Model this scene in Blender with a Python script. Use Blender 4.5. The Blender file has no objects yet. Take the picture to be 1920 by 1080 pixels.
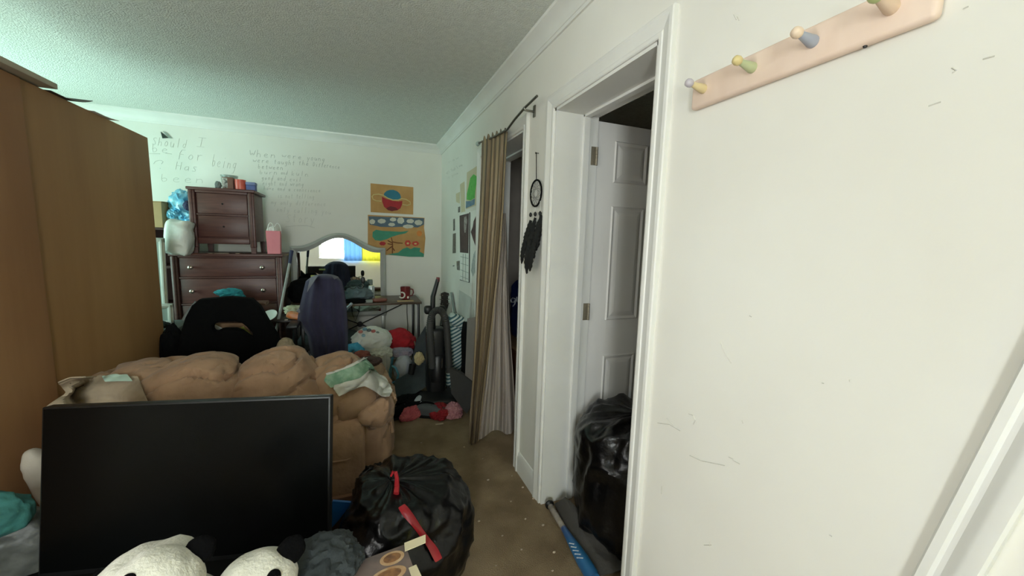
import bpy, bmesh, math, random
from mathutils import Vector, Matrix, noise, Euler
C = bpy.context.scene
COL = C.collection
R = math.radians
random.seed(7)

# ---------------------------------------------------------------- camera
H = 1.41                                   # eye height
F = 720.0                                  # focal length in pixels of a 1920 px wide frame
AX = ((0.9309953, 0.3645538, 0.0186631), (-0.3639757, 0.9232040, 0.1233532), (0.0277390, -0.1216342, 0.9921873))  # columns: right, forward, up
M3 = Matrix(AX)
cam = bpy.data.cameras.new('camera')
cam.sensor_width = 36.0
cam.lens = F / 1920 * 36
cam.clip_start = 0.02
co = bpy.data.objects.new('camera', cam)
COL.objects.link(co)
right, fwd, up = M3.col[0], M3.col[1], M3.col[2]
mw = Matrix((right, up, -fwd)).transposed().to_4x4()
mw.translation = (0, 0, H)
co.matrix_world = mw
C.camera = co

# ---------------------------------------------------------------- world, light, exposure
C.view_settings.view_transform = 'Standard'
C.view_settings.look = 'None'
C.view_settings.exposure = 0.46
C.cycles.max_bounces = 16
C.cycles.diffuse_bounces = 12
C.view_settings.gamma = 1.0
C.view_settings.use_curve_mapping = False
wd = bpy.data.worlds.new('sky')
C.world = wd
wd.use_nodes = True
wd.node_tree.nodes['Background'].inputs[0].default_value = (0.45, 0.68, 0.95, 1)
wd.node_tree.nodes['Background'].inputs[1].default_value = 0.9


def area(name, loc, rot, sx, sy, power, col, spread=180):
    l = bpy.data.lights.new(name, 'AREA')
    l.shape = 'RECTANGLE'
    l.size, l.size_y, l.energy, l.color = sx, sy, power, col
    l.spread = R(spread)
    o = bpy.data.objects.new(name, l)
    COL.objects.link(o)
    o.location = loc
    o.rotation_euler = rot
    return o


# room extents
XW, YB, ZC = 0.882, 4.537, 2.46            # wall with the doors, far wall, ceiling
XL, YF = -2.75, -1.55                      # the walls out of view
WT = 0.235                                 # thickness of the wall with the doors
# daylight: a window behind the camera and one in the side wall beyond the wardrobe
WF = (-0.95, 0.55, 0.85, 2.10)             # window in the wall behind the camera x0 x1 z0 z1
WN = (-0.15, 0.80, 0.70, 2.10)              # side window nearer the camera y0 y1 z0 z1
WL = (2.75, 4.05, 0.80, 2.10)              # side window y0 y1 z0 z1
area('daylight_behind_camera', ((WF[0] + WF[1]) / 2, YF - 0.20, (WF[2] + WF[3]) / 2), (R(104), 0, 0), WF[1] - WF[0], WF[3] - WF[2], 175, (0.95, 1.0, 0.96))
area('daylight_side_window', (XL - 0.20, (WL[0] + WL[1]) / 2, (WL[2] + WL[3]) / 2), (R(112), 0, R(-90)), WL[1] - WL[0], WL[3] - WL[2], 47, (0.60, 1.0, 0.86))
area('daylight_near_side_window', (XL - 0.20, (WN[0] + WN[1]) / 2, (WN[2] + WN[3]) / 2), (R(108), 0, R(-90)), WN[1] - WN[0], WN[3] - WN[2], 40, (1.0, 0.98, 0.93))


# ---------------------------------------------------------------- helpers
def ray(px, py):
    return M3 @ Vector(((px - 960) / F, 1, -(py - 540) / F))


def PX(px, py, x):
    d = ray(px, py)
    return Vector((0, 0, H)) + d * (x / d.x)


def PY(px, py, y):
    d = ray(px, py)
    return Vector((0, 0, H)) + d * (y / d.y)


def PZ(px, py, z):
    d = ray(px, py)
    return Vector((0, 0, H)) + d * ((z - H) / d.z)


def lin(c):
    out = []
    for v in c[:3]:
        v = v / 255
        out.append(v / 12.92 if v <= 0.04045 else ((v + 0.055) / 1.055) ** 2.4)
    return (*out, 1)


MATS = {}


def mat(name, col, rough=0.6, col2=None, var=0.12, scale=6.0, stretch=(1, 1, 1), bump=0.0, bscale=60, metal=0.0, spec=0.5, sheen=0.0, detail=4, bdist=0.01, coat=0.0, alpha=1.0):
    if name in MATS:
        return MATS[name]
    m = bpy.data.materials.new(name)
    m.use_nodes = True
    nt = m.node_tree
    N, L = nt.nodes, nt.links
    b = N['Principled BSDF']
    b.inputs['Roughness'].default_value = rough
    b.inputs['Metallic'].default_value = metal
    b.inputs['Specular IOR Level'].default_value = spec
    b.inputs['Sheen Weight'].default_value = sheen
    b.inputs['Coat Weight'].default_value = coat
    b.inputs['Alpha'].default_value = alpha
    tc = N.new('ShaderNodeTexCoord')
    mp = N.new('ShaderNodeMapping')
    mp.inputs['Scale'].default_value = stretch
    L.new(tc.outputs['Object'], mp.inputs['Vector'])
    nz = N.new('ShaderNodeTexNoise')
    nz.inputs['Scale'].default_value = scale
    nz.inputs['Detail'].default_value = detail
    L.new(mp.outputs[0], nz.inputs['Vector'])
    rp = N.new('ShaderNodeValToRGB')
    c1 = lin(col)
    c2 = lin(col2) if col2 else tuple(v * (1 - var) for v in c1[:3]) + (1,)
    rp.color_ramp.elements[0].position = 0.35
    rp.color_ramp.elements[1].position = 0.65
    rp.color_ramp.elements[0].color = c2
    rp.color_ramp.elements[1].color = c1
    L.new(nz.outputs['Fac'], rp.inputs[0])
    L.new(rp.outputs[0], b.inputs['Base Color'])
    if bump:
        n2 = N.new('ShaderNodeTexNoise')
        n2.inputs['Scale'].default_value = bscale
        n2.inputs['Detail'].default_value = 3
        L.new(tc.outputs['Object'], n2.inputs['Vector'])
        bp = N.new('ShaderNodeBump')
        bp.inputs['Strength'].default_value = bump
        bp.inputs['Distance'].default_value = bdist
        L.new(n2.outputs['Fac'], bp.inputs['Height'])
        L.new(bp.outputs[0], b.inputs['Normal'])
    MATS[name] = m
    return m


def stripes(name, cols, axis, period, rough=0.8, rot=(0, 0, 0), soft=0.02):
    """evenly repeated woven stripes; cols = [(position, colour)]"""
    m = bpy.data.materials.new(name)
    m.use_nodes = True
    N, L = m.node_tree.nodes, m.node_tree.links
    b = N['Principled BSDF']
    b.inputs['Roughness'].default_value = rough
    tc = N.new('ShaderNodeTexCoord')
    src = tc.outputs['UV'] if axis == 'U' else tc.outputs['Object']
    mp = N.new('ShaderNodeMapping')
    mp.inputs['Rotation'].default_value = rot
    L.new(src, mp.inputs['Vector'])
    sp = N.new('ShaderNodeSeparateXYZ')
    L.new(mp.outputs[0], sp.inputs[0])
    d = N.new('ShaderNodeMath')
    d.operation = 'DIVIDE'
    d.inputs[1].default_value = period
    L.new(sp.outputs[{'U': 0, 'X': 0, 'Y': 1, 'Z': 2}[axis]], d.inputs[0])
    fr = N.new('ShaderNodeMath')
    fr.operation = 'FRACT'
    L.new(d.outputs[0], fr.inputs[0])
    rp = N.new('ShaderNodeValToRGB')
    rp.color_ramp.interpolation = 'LINEAR'
    el = rp.color_ramp.elements
    el[0].position, el[0].color = 0.0, lin(cols[0][1])
    el[1].position, el[1].color = 1.0, lin(cols[-1][1])
    for i in range(1, len(cols)):
        e = el.new(max(0.0, cols[i][0] - soft))
        e.color = lin(cols[i - 1][1])
        e = el.new(cols[i][0])
        e.color = lin(cols[i][1])
    L.new(fr.outputs[0], rp.inputs[0])
    L.new(rp.outputs[0], b.inputs['Base Color'])
    MATS[name] = m
    return m


def B():
    return bmesh.new()


def box(bm, lo, hi, bevel=0.0, seg=2, mtx=None):
    lo, hi = Vector(lo), Vector(hi)
    lo2 = Vector((min(lo.x, hi.x), min(lo.y, hi.y), min(lo.z, hi.z)))
    hi2 = Vector((max(lo.x, hi.x), max(lo.y, hi.y), max(lo.z, hi.z)))
    c, s = (lo2 + hi2) / 2, hi2 - lo2
    t = B()
    bmesh.ops.create_cube(t, size=1, matrix=Matrix.Translation(c) @ Matrix.Diagonal((*s, 1)))
    if bevel:
        bmesh.ops.bevel(t, geom=t.edges[:], offset=min(bevel, min(s) * 0.45), segments=seg, affect='EDGES', profile=0.5)
    merge(bm, t, mtx)
    return bm


def merge(bm, t, mtx=None):
    if mtx is not None:
        bmesh.ops.transform(t, matrix=mtx, verts=t.verts)
    me = bpy.data.meshes.new('tmp')
    t.to_mesh(me)
    t.free()
    bm.from_mesh(me)
    bpy.data.meshes.remove(me)


def tube(bm, pts, r, seg=8, caps=True, closed=False):
    pts = [Vector(p) for p in pts]
    n = len(pts)
    rs = r if isinstance(r, (list, tuple)) else [r] * n
    rings = []
    prev = None
    for i, p in enumerate(pts):
        if closed:
            d = pts[(i + 1) % n] - pts[i - 1]
        else:
            d = pts[min(i + 1, n - 1)] - pts[max(i - 1, 0)]
        d.normalize()
        if prev is None:
            a = Vector((0, 0, 1)) if abs(d.z) < 0.9 else Vector((1, 0, 0))
            u = d.cross(a).normalized()
        else:
            u = (prev - d * prev.dot(d)).normalized()
        prev = u
        v = d.cross(u)
        rings.append([bm.verts.new(p + (u * math.cos(2 * math.pi * k / seg) + v * math.sin(2 * math.pi * k / seg)) * rs[i]) for k in range(seg)])
    m = n if closed else n - 1
    for i in range(m):
        a, b = rings[i], rings[(i + 1) % n]
        for k in range(seg):
            bm.faces.new((a[k], a[(k + 1) % seg], b[(k + 1) % seg], b[k]))
    if caps and not closed:
        bm.faces.new(rings[0][::-1])
        bm.faces.new(rings[-1])
    return bm


def lathe(bm, prof, mtx=None, seg=20):
    t = B()
    rings = []
    for r, z in prof:
        r = max(r, 0.0004)
        rings.append([t.verts.new((r * math.cos(2 * math.pi * k / seg), r * math.sin(2 * math.pi * k / seg), z)) for k in range(seg)])
    for a, b in zip(rings, rings[1:]):
        for k in range(seg):
            t.faces.new((a[k], a[(k + 1) % seg], b[(k + 1) % seg], b[k]))
    t.faces.new(rings[0][::-1])
    t.faces.new(rings[-1])
    merge(bm, t, mtx)
    return bm


def surf(bm, fn, nu, nv, thick=0.0, wrap_u=False):
    g = [[bm.verts.new(fn(i / nu, j / nv)) for i in range(nu if wrap_u else nu + 1)] for j in range(nv + 1)]
    uv = bm.loops.layers.uv.verify()
    W = nu if wrap_u else nu + 1
    for j in range(nv):
        for i in range(nu):
            i2 = (i + 1) % W
            f = bm.faces.new((g[j][i], g[j][i2], g[j + 1][i2], g[j + 1][i]))
            for lp, (a, b) in zip(f.loops, ((i, j), (i + 1, j), (i + 1, j + 1), (i, j + 1))):
                lp[uv].uv = (a / nu, b / nv)
    if thick:
        bmesh.ops.recalc_face_normals(bm, faces=bm.faces)
        bmesh.ops.solidify(bm, geom=bm.faces[:], thickness=thick)
    return bm


def prism(bm, pts, off):
    """closed outline (list of 3-D points) pulled along the vector off"""
    off = Vector(off)
    a = [bm.verts.new(Vector(p)) for p in pts]
    b = [bm.verts.new(Vector(p) + off) for p in pts]
    n = len(pts)
    bm.faces.new(a)
    bm.faces.new(b[::-1])
    for i in range(n):
        bm.faces.new((a[i], b[i], b[(i + 1) % n], a[(i + 1) % n]))
    return bm


def nz(p, s=1.0, seed=0.0):
    return noise.noise(Vector(p) * s + Vector((seed * 3.7, seed * 1.3, seed * 7.1)))


def ridge(p, s=1.0, seed=0.0):
    return 1 - 2 * abs(nz(p, s, seed))


def sell(bm, c, rad, e=(0.6, 0.6), mtx=None, nu=40, nv=24, fn=None):
    """super-ellipsoid cushion; fn(dir, point) may push the surface about"""
    c, rad = Vector(c), Vector(rad)

    def pw(v, k):
        return math.copysign(abs(v) ** k, v)
    t = B()

    def f(u, v):
        a = 2 * math.pi * u
        b = math.pi * (min(max(v, 0.002), 0.998) - 0.5)
        d = Vector((pw(math.cos(b), e[1]) * pw(math.cos(a), e[0]), pw(math.cos(b), e[1]) * pw(math.sin(a), e[0]), pw(math.sin(b), e[1])))
        p = Vector((d.x * rad.x, d.y * rad.y, d.z * rad.z))
        if fn:
            p = p + fn(d, p)
        return p
    surf(t, f, nu, nv, wrap_u=True)
    M = Matrix.Translation(c) @ (mtx if mtx is not None else Matrix.Identity(4))
    bmesh.ops.holes_fill(t, edges=[x for x in t.edges if x.is_boundary], sides=0)
    merge(bm, t, M)
    return bm


def crumple(bm, c, rad, seed=1, amp=0.25, freq=6, zmin=None, sub=4, mtx=None):
    """a heap of soft cloth: a ball pressed flat and creased"""
    t = B()
    bmesh.ops.create_icosphere(t, subdivisions=sub, radius=1)
    c, rad = Vector(c), Vector(rad)
    for v in t.verts:
        d = v.co.normalized()
        k = 1 + amp * (0.6 * nz(d, 1.6, seed) + 0.5 * ridge(d, freq / 2.5, seed + 5) * 0.6 + 0.25 * nz(d, freq, seed + 9))
        p = Vector((d.x * rad.x, d.y * rad.y, d.z * rad.z)) * k
        v.co = p
    bmesh.ops.transform(t, matrix=Matrix.Translation(c) @ (mtx if mtx is not None else Matrix.Identity(4)), verts=t.verts)
    if zmin is not None:
        for v in t.verts:
            if v.co.z < zmin:
                v.co.z = zmin
    merge(bm, t)
    return bm


ROOTM = {}


def obj(name, bm, m, parent=None, smooth=True, label=None, kind=None, local=False, angle=40):
    bmesh.ops.recalc_face_normals(bm, faces=bm.faces)
    me = bpy.data.meshes.new(name)
    if parent is not None:
        r = parent
        while r.parent is not None:
            r = r.parent
        if not local:
            bmesh.ops.transform(bm, matrix=r.matrix_basis.inverted(), verts=bm.verts)
        o_loc = None
    else:
        xs = [v.co for v in bm.verts]
        o_loc = Vector(((min(p.x for p in xs) + max(p.x for p in xs)) / 2, (min(p.y for p in xs) + max(p.y for p in xs)) / 2, min(p.z for p in xs)))
        bmesh.ops.translate(bm, vec=-o_loc, verts=bm.verts)
    if smooth:
        for f in bm.faces:
            f.smooth = True
        for e in bm.edges:
            if len(e.link_faces) == 2 and e.calc_face_angle(0) > R(angle):
                e.smooth = False
    bm.to_mesh(me)
    bm.free()
    for x in (m if isinstance(m, (list, tuple)) else [m]):
        me.materials.append(x)
    o = bpy.data.objects.new(name, me)
    COL.objects.link(o)
    if parent is not None:
        o.parent = parent
    else:
        o.location = o_loc
    if label:
        o['label'] = label
    if kind:
        o['kind'] = kind
    return o


def tag(o, label, cat, group=None, kind=None):
    o['label'] = label
    o['category'] = cat
    if group:
        o['group'] = group
    if kind:
        o['kind'] = kind
    return o


def thing(name, label, cat, loc, rotz=0.0, group=None):
    o = bpy.data.objects.new(name, None)
    o.empty_display_size = 0.05
    COL.objects.link(o)
    o.location = loc
    o.rotation_euler = (0, 0, rotz)
    o.matrix_basis = Matrix.Translation(Vector(loc)) @ Matrix.Rotation(rotz, 4, 'Z')
    return tag(o, label, cat, group)


def struct(name, bm, m, parent=None, smooth=True, **k):
    return obj(name, bm, m, parent, smooth=smooth, kind='structure', **k)


def bx(lo, hi, bevel=0.0, seg=2):
    return box(B(), lo, hi, bevel, seg)


# ---------------------------------------------------------------- materials
WALL = mat('wall_paint', (226, 225, 218), 0.75, (219, 217, 209), scale=1.6, bump=0.05, bscale=220, bdist=0.002)
CEIL = mat('popcorn_ceiling', (224, 228, 222), 0.9, (214, 218, 212), scale=30, bump=0.9, bscale=120, bdist=0.012)
TRIM = mat('white_gloss_trim', (226, 226, 222), 0.42, (218, 218, 213), scale=3)
HALL = mat('hall_paint', (206, 198, 190), 0.8)
DOORW = mat('white_door_paint', (216, 215, 212), 0.45, (209, 208, 205), scale=2)
CARPET = mat('brown_carpet', (164, 142, 112), 0.95, (130, 109, 82), scale=5, bump=0.9, bscale=260, bdist=0.01, detail=8)
BLACK = mat('black_plastic', (16, 17, 18), 0.45, var=0.2)
BLACKM = mat('black_metal', (20, 19, 18), 0.4, var=0.2)
BLACKC = mat('black_cloth', (10, 11, 12), 0.95, var=0.3, bump=0.3, bscale=90, spec=0.15)
DGREY = mat('dark_grey_fabric', (54, 60, 62), 0.9, (44, 50, 52), scale=9, bump=0.2, bscale=120)
BAGM = mat('black_bin_liner', (5, 5, 6), 0.30, var=0.2, bump=0.35, bscale=22, bdist=0.012, spec=0.38)
CHERRY = mat('dark_cherry_wood', (92, 56, 50), 0.42, (76, 44, 40), scale=5, stretch=(1, 1, 9), bump=0.05)
NICKEL = mat('brushed_nickel', (170, 160, 150), 0.3, metal=1.0)
BRASS = mat('aged_hinge_metal', (150, 142, 124), 0.4, metal=0.5)
SUEDE = mat('brown_microsuede', (174, 141, 112), 0.9, (150, 118, 91), scale=7, bump=0.5, bscale=16, sheen=0.1, bdist=0.02)
WHITEC = mat('white_cloth', (216, 216, 208), 0.9, (200, 200, 192), scale=9, bump=0.25, bscale=40)


def plywood(name, a, b):
    m = mat(name, a, 0.62, b, scale=1.6, stretch=(3.0, 3.0, 0.35), bump=0.05, bscale=30, detail=5)
    return m


PLY = plywood('brown_plywood', (170, 130, 84), (152, 112, 70))
PLY2 = plywood('reddish_plywood', (166, 124, 84), (142, 100, 64))
# ================================================================ THE ROOM
D1 = (2.104, 2.95)                         # doorway with the curtain: y range
D2 = (1.031, 1.728)                        # doorway with the open door
DZ = 2.045
X2 = XW + WT
floor = struct('floor', bx((XL - .2, YF - .2, -0.06), (2.6, YB + .2, 0)), CARPET, smooth=False)
struct('ceiling', bx((XL - .2, YF - .2, ZC), (2.6, YB + .2, ZC + 0.06)), CEIL, smooth=False)
b = B()
for y0, y1, z0, z1 in ((YF - .2, D2[0], 0, ZC), (D2[0], D2[1], DZ, ZC), (D2[1], D1[0], 0, ZC), (D1[0], D1[1], DZ, ZC), (D1[1], YB + .2, 0, ZC)):
    box(b, (XW, y0, z0), (X2, y1, z1))
wall_right = struct('wall_right', b, WALL, smooth=False)
wall_back = struct('wall_back', bx((XL - .2, YB, 0), (X2, YB + .2, ZC)), WALL, smooth=False)
b = B()
for y0, y1, z0, z1 in ((YF - .2, WN[0], 0, ZC), (WN[0], WN[1], 0, WN[2]), (WN[0], WN[1], WN[3], ZC), (WN[1], WL[0], 0, ZC), (WL[1], YB, 0, ZC), (WL[0], WL[1], 0, WL[2]), (WL[0], WL[1], WL[3], ZC)):
    box(b, (XL - .12, y0, z0), (XL, y1, z1))
struct('wall_left', b, WALL, smooth=False)
b = B()
for x0, x1, z0, z1 in ((XL, WF[0], 0, ZC), (WF[1], X2, 0, ZC), (WF[0], WF[1], 0, WF[2]), (WF[0], WF[1], WF[3], ZC)):
    box(b, (x0, YF - .12, z0), (x1, YF, z1))
struct('wall_front', b, WALL, smooth=False)
# the passage behind the two doorways
b = B()
box(b, (2.5, YF - .2, 0), (2.6, YB + .2, ZC))
box(b, (X2, YF - .2, 0), (2.5, YF - .1, ZC))
box(b, (X2, YB + .1, 0), (2.5, YB + .2, ZC))
struct('wall_hall', b, HALL, smooth=False)


def windowpane(name):
    m = bpy.data.materials.new(name)
    m.use_nodes = True
    N, L = m.node_tree.nodes, m.node_tree.links
    out = N['Material Output']
    N.remove(N['Principled BSDF'])
    t = N.new('ShaderNodeBsdfTransparent')
    g = N.new('ShaderNodeBsdfGlossy')
    g.inputs['Roughness'].default_value = 0.02
    x = N.new('ShaderNodeMixShader')
    x.inputs[0].default_value = 0.06
    L.new(t.outputs[0], x.inputs[1])
    L.new(g.outputs[0], x.inputs[2])
    L.new(x.outputs[0], out.inputs[0])
    return m


PANE = windowpane('window_glass')
b = B()
x0, x1, z0, z1 = WF
for lo, hi in (((x0, z0), (x0 + .05, z1)), ((x1 - .05, z0), (x1, z1)), ((x0, z0), (x1, z0 + .05)), ((x0, z1 - .05), (x1, z1)), ((x0, (z0 + z1) / 2 - .02), (x1, (z0 + z1) / 2 + .02))):
    box(b, (lo[0], YF - .10, lo[1]), (hi[0], YF - .05, hi[1]), .004)
w1 = struct('window_1', b, TRIM)
struct('window_pane', bx((x0 + .04, YF - .085, z0 + .04), (x1 - .04, YF - .08, z1 - .04)), PANE, w1)
for i, W in enumerate((WL, WN)):
    b = B()
    y0, y1, z0, z1 = W
    for lo, hi in (((y0, z0), (y0 + .05, z1)), ((y1 - .05, z0), (y1, z1)), ((y0, z0), (y1, z0 + .05)), ((y0, z1 - .05), (y1, z1)), ((y0, (z0 + z1) / 2 - .02), (y1, (z0 + z1) / 2 + .02))):
        box(b, (XL - .10, lo[0], lo[1]), (XL - .05, hi[0], hi[1]), .004)
    w2 = struct('window_%d' % (i + 2), b, TRIM)
    struct('window_pane', bx((XL - .085, y0 + .04, z0 + .04), (XL - .08, y1 - .04, z1 - .04)), PANE, w2)

# crown moulding: the same profile swept along each wall  (d = out from wall, z)
CROWN = [(0, -.092), (.010, -.092), (.014, -.080), (.018, -.078), (.022, -.066), (.030, -.050), (.044, -.034), (.058, -.024), (.064, -.018), (.070, -.014), (.072, 0), (0, 0)]
OUT = {'right': (Vector((XW, YF, ZC)), Vector((0, YB - YF, 0)), Vector((-1, 0, 0))), 'back': (Vector((XL, YB, ZC)), Vector((XW - XL, 0, 0)), Vector((0, -1, 0))),
       'left': (Vector((XL, YF, ZC)), Vector((0, YB - YF, 0)), Vector((1, 0, 0))), 'front': (Vector((XL, YF, ZC)), Vector((XW - XL, 0, 0)), Vector((0, 1, 0)))}
for i, (k, (o, run, out)) in enumerate(OUT.items()):
    b = B()
    prism(b, [o + out * d + Vector((0, 0, z)) for d, z in CROWN], run)
    struct('trim_%d' % (i + 1), b, TRIM, angle=25)

BASE = [(0, 0), (.014, 0), (.014, .095), (.011, .104), (.008, .118), (.004, .128), (0, .130)]


def baseboard(bm, o, run, out):
    prism(bm, [Vector(o) + Vector(out) * d + Vector((0, 0, z)) for d, z in BASE], run)


b = B()
for y0, y1 in ((YF, D2[0] - .068), (D2[1] + .068, D1[0] - .068), (D1[1] + .068, YB)):
    baseboard(b, (XW, y0, 0), (0, y1 - y0, 0), (-1, 0, 0))
struct('baseboard_right', b, TRIM, angle=25)
b = B()
baseboard(b, (XL, YB, 0), (XW - XL, 0, 0), (0, -1, 0))
struct('baseboard_back', b, TRIM, angle=25)
b = B()
baseboard(b, (XL, YF, 0), (0, YB - YF, 0), (1, 0, 0))
struct('baseboard_left', b, TRIM, angle=25)

# door casings: stepped profile (s = away from the opening, d = out from wall)
CAS = [(0, 0), (0, .009), (.004, .012), (.016, .012), (.020, .009), (.026, .011), (.044, .016), (.052, .019), (.064, .019), (.068, .016), (.068, 0)]


def casing(bm, y0, y1, zt):
    for ys, sg in ((y0, -1), (y1, 1)):
        bot = [Vector((XW - d, ys + sg * s, 0)) for s, d in CAS]
        top = [Vector((XW - d, ys + sg * s, zt + s)) for s, d in CAS]
        va = [bm.verts.new(p) for p in bot]
        vb = [bm.verts.new(p) for p in top]
        n = len(CAS)
        bm.faces.new(va)
        bm.faces.new(vb[::-1])
        for i in range(n):
            bm.faces.new((va[i], vb[i], vb[(i + 1) % n], va[(i + 1) % n]))
    va = [bm.verts.new((XW - d, y0 - s, zt + s)) for s, d in CAS]
    vb = [bm.verts.new((XW - d, y1 + s, zt + s)) for s, d in CAS]
    n = len(CAS)
    bm.faces.new(va)
    bm.faces.new(vb[::-1])
    for i in range(n):
        bm.faces.new((va[i], vb[i], vb[(i + 1) % n], va[(i + 1) % n]))


for i, (y0, y1) in enumerate((D1, D2)):
    b = B()
    casing(b, y0, y1, DZ)
    struct('trim_%d' % (5 + i), b, TRIM, angle=20)
    b = B()                                # lining boards and the door stop
    t = .012
    box(b, (XW - .002, y0, 0), (X2 + .002, y0 + t, DZ))
    box(b, (XW - .002, y1 - t, 0), (X2 + .002, y1, DZ))
    box(b, (XW - .002, y0, DZ - t), (X2 + .002, y1, DZ))
    sx = XW + .150
    box(b, (sx, y0, 0), (sx + .035, y0 + t + .011, DZ), .002)
    box(b, (sx, y1 - t - .011, 0), (sx + .035, y1, DZ), .002)
    box(b, (sx, y0, DZ - t - .011), (sx + .035, y1, DZ), .002)
    struct('trim_%d' % (7 + i), b, TRIM, smooth=False)

# the open six-panel door, swung square to the wall into the passage
dx0, dx1, dy0, dy1 = X2 + .004, X2 + .70, D2[1] - .008, D2[1] + .028
leaf = struct('door_1', bx((dx0, dy0, .012), (dx1, dy1, 2.018), .002), DOORW)


def door_panel(x0, x1, z0, z1):
    bm = B()
    steps = [(0, 0.0), (.006, .007), (.020, .002), (.034, .006), (.046, .008)]
    rings = []
    for ins, d in steps:
        rings.append([bm.verts.new(p) for p in ((x0 + ins, dy0 - d, z0 + ins), (x1 - ins, dy0 - d, z0 + ins), (x1 - ins, dy0 - d, z1 - ins), (x0 + ins, dy0 - d, z1 - ins))])
    for a, c in zip(rings, rings[1:]):
        for k in range(4):
            bm.faces.new((a[k], a[(k + 1) % 4], c[(k + 1) % 4], c[k]))
    bm.faces.new(rings[-1])
    bm.faces.new(rings[0][::-1])
    return struct('door_panel', bm, DOORW, leaf, smooth=False)


for xa, xb in ((dx0 + .105, dx0 + .315), (dx0 + .385, dx0 + .595)):
    door_panel(xa, xb, 1.724, 1.934)
    door_panel(xa, xb, .997, 1.605)
    door_panel(xa, xb, .22, .80)
b = lathe(B(), [(.012, 0), (.012, .03), (.026, .04), (.03, .055), (.022, .07), (0, .073)], Matrix.Translation((dx1 - .06, dy0, .95)) @ Matrix.Rotation(R(90), 4, 'X'))
struct('door_knob', b, BRASS, leaf)
for zc in (1.845, 1.05, .24):
    b = B()
    box(b, (X2 - .034, D2[1] - .0145, zc - .045), (X2 + .001, D2[1] - .0115, zc + .045), .001)
    box(b, (dx0 - .0035, dy0 + .0, zc - .045), (dx0 + .001, dy1 - .003, zc + .045), .001)
    for k in range(5):
        tube(b, [(X2 - .002, dy0 - .007, zc - .045 + k * .018), (X2 - .002, dy0 - .007, zc - .045 + k * .018 + .0168)], .0065, 10)
    for dz in (-.03, 0, .03):
        lathe(b, [(.004, 0), (.004, .0015), (0, .002)], Matrix.Translation((X2 - .02, D2[1] - .0145, zc + dz)) @ Matrix.Rotation(R(90), 4, 'X'), 8)
    struct('hinge', b, BRASS, leaf)

# ================================================================ BIG THINGS
# ---- plywood wardrobe, its side/back sheets towards us
wx, wy0, wy1, wz = -1.30, 0.95, 3.345, 2.02  # near end, out of view, lengthened to shade the wall with the doors
t = thing('wardrobe', 'tall brown plywood wardrobe standing in the room like a divider', 'wardrobe', (wx - .28, (wy0 + wy1) / 2, 0))
b = B()
box(b, (wx - .56, wy0, .06), (wx - .012, wy0 + .02, wz))
box(b, (wx - .56, wy1 - .02, .06), (wx - .012, wy1, wz))
box(b, (wx - .56, wy0, wz - .02), (wx - .012, wy1, wz))
box(b, (wx - .56, wy0, .06), (wx - .012, wy1, .08))
box(b, (wx - .54, wy0 + .03, 0), (wx - .03, wy1 - .03, .06))
obj('carcass', b, PLY, t, smooth=False)
seam = 2.30
obj('back_panel', bx((wx - .012, seam, .03), (wx, wy1, wz), .001), PLY, t, smooth=False)
obj('back_panel', bx((wx - .012, wy0, .03), (wx + .006, seam + .004, wz), .002), PLY2, t, smooth=False, label='reddish plywood sheet')
for k in range(4):
    y0 = wy0 + .02 + k * .589
    d = obj('wardrobe_door', bx((wx - .58, y0, .10), (wx - .56, y0 + .575, wz - .03), .003), PLY, t, smooth=False)
    obj('door_handle', tube(B(), [(wx - .58, y0 + .5, 1.0), (wx - .605, y0 + .5, 1.01), (wx - .605, y0 + .5, 1.14), (wx - .58, y0 + .5, 1.15)], .006), NICKEL, d)
b = bx((wx - .30, 1.35, wz + .006), (wx + .05, 2.44, wz + .030), .003)
tag(obj('wooden_board', b, mat('pale_board', (196, 184, 164), .7, scale=5)), 'long pale board lying on top of the wardrobe', 'board')
WPAPER = mat('white_paper', (232, 232, 226), .8, var=.04)


def curled(name, y0, y1, x0, x1, lift, m, label, base=0.0):
    def f(u, v):
        k = (u - .3)
        return Vector((x0 + (x1 - x0) * v, y0 + (y1 - y0) * u, wz + base + .002 + lift * max(0, k) ** 2 * 2))
    return tag(obj(name, surf(B(), f, 14, 6, .002), m), label, 'paper')


curled('paper_sheet', 2.45, 2.75, wx - .24, wx + .02, .05, mat('dark_card', (58, 44, 34), .7), 'dark curled sheet jutting from the wardrobe top')
curled('paper_sheet', 2.75, 2.98, wx - .20, wx + .02, .012, WPAPER, 'pale curled sheet on the far end of the wardrobe top')

# ---- loveseat, its back towards us
sx0, sx1, sy = -1.17, -.06, 2.12
t = thing('loveseat', 'overstuffed brown microsuede loveseat with its back to the television', 'sofa', (-.55, 2.6, 0))


def wr(seed, a=.02, f=7):
    def g(d, p):
        q = Vector((p.x * .55 + p.z * .5, p.y * .8, p.z * 1.5 - p.x * .35))
        c1 = max(0, ridge(q, f * .85, seed + 7) - .74)
        c2 = max(0, ridge(q, f * 2.1, seed + 11) - .80)
        return d * (a * .7 * ridge(p, f * .6, seed) + a * .5 * nz(p, f * 2.2, seed + 3) - a * 6 * c1 - a * 2.5 * c2)
    return g


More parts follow.
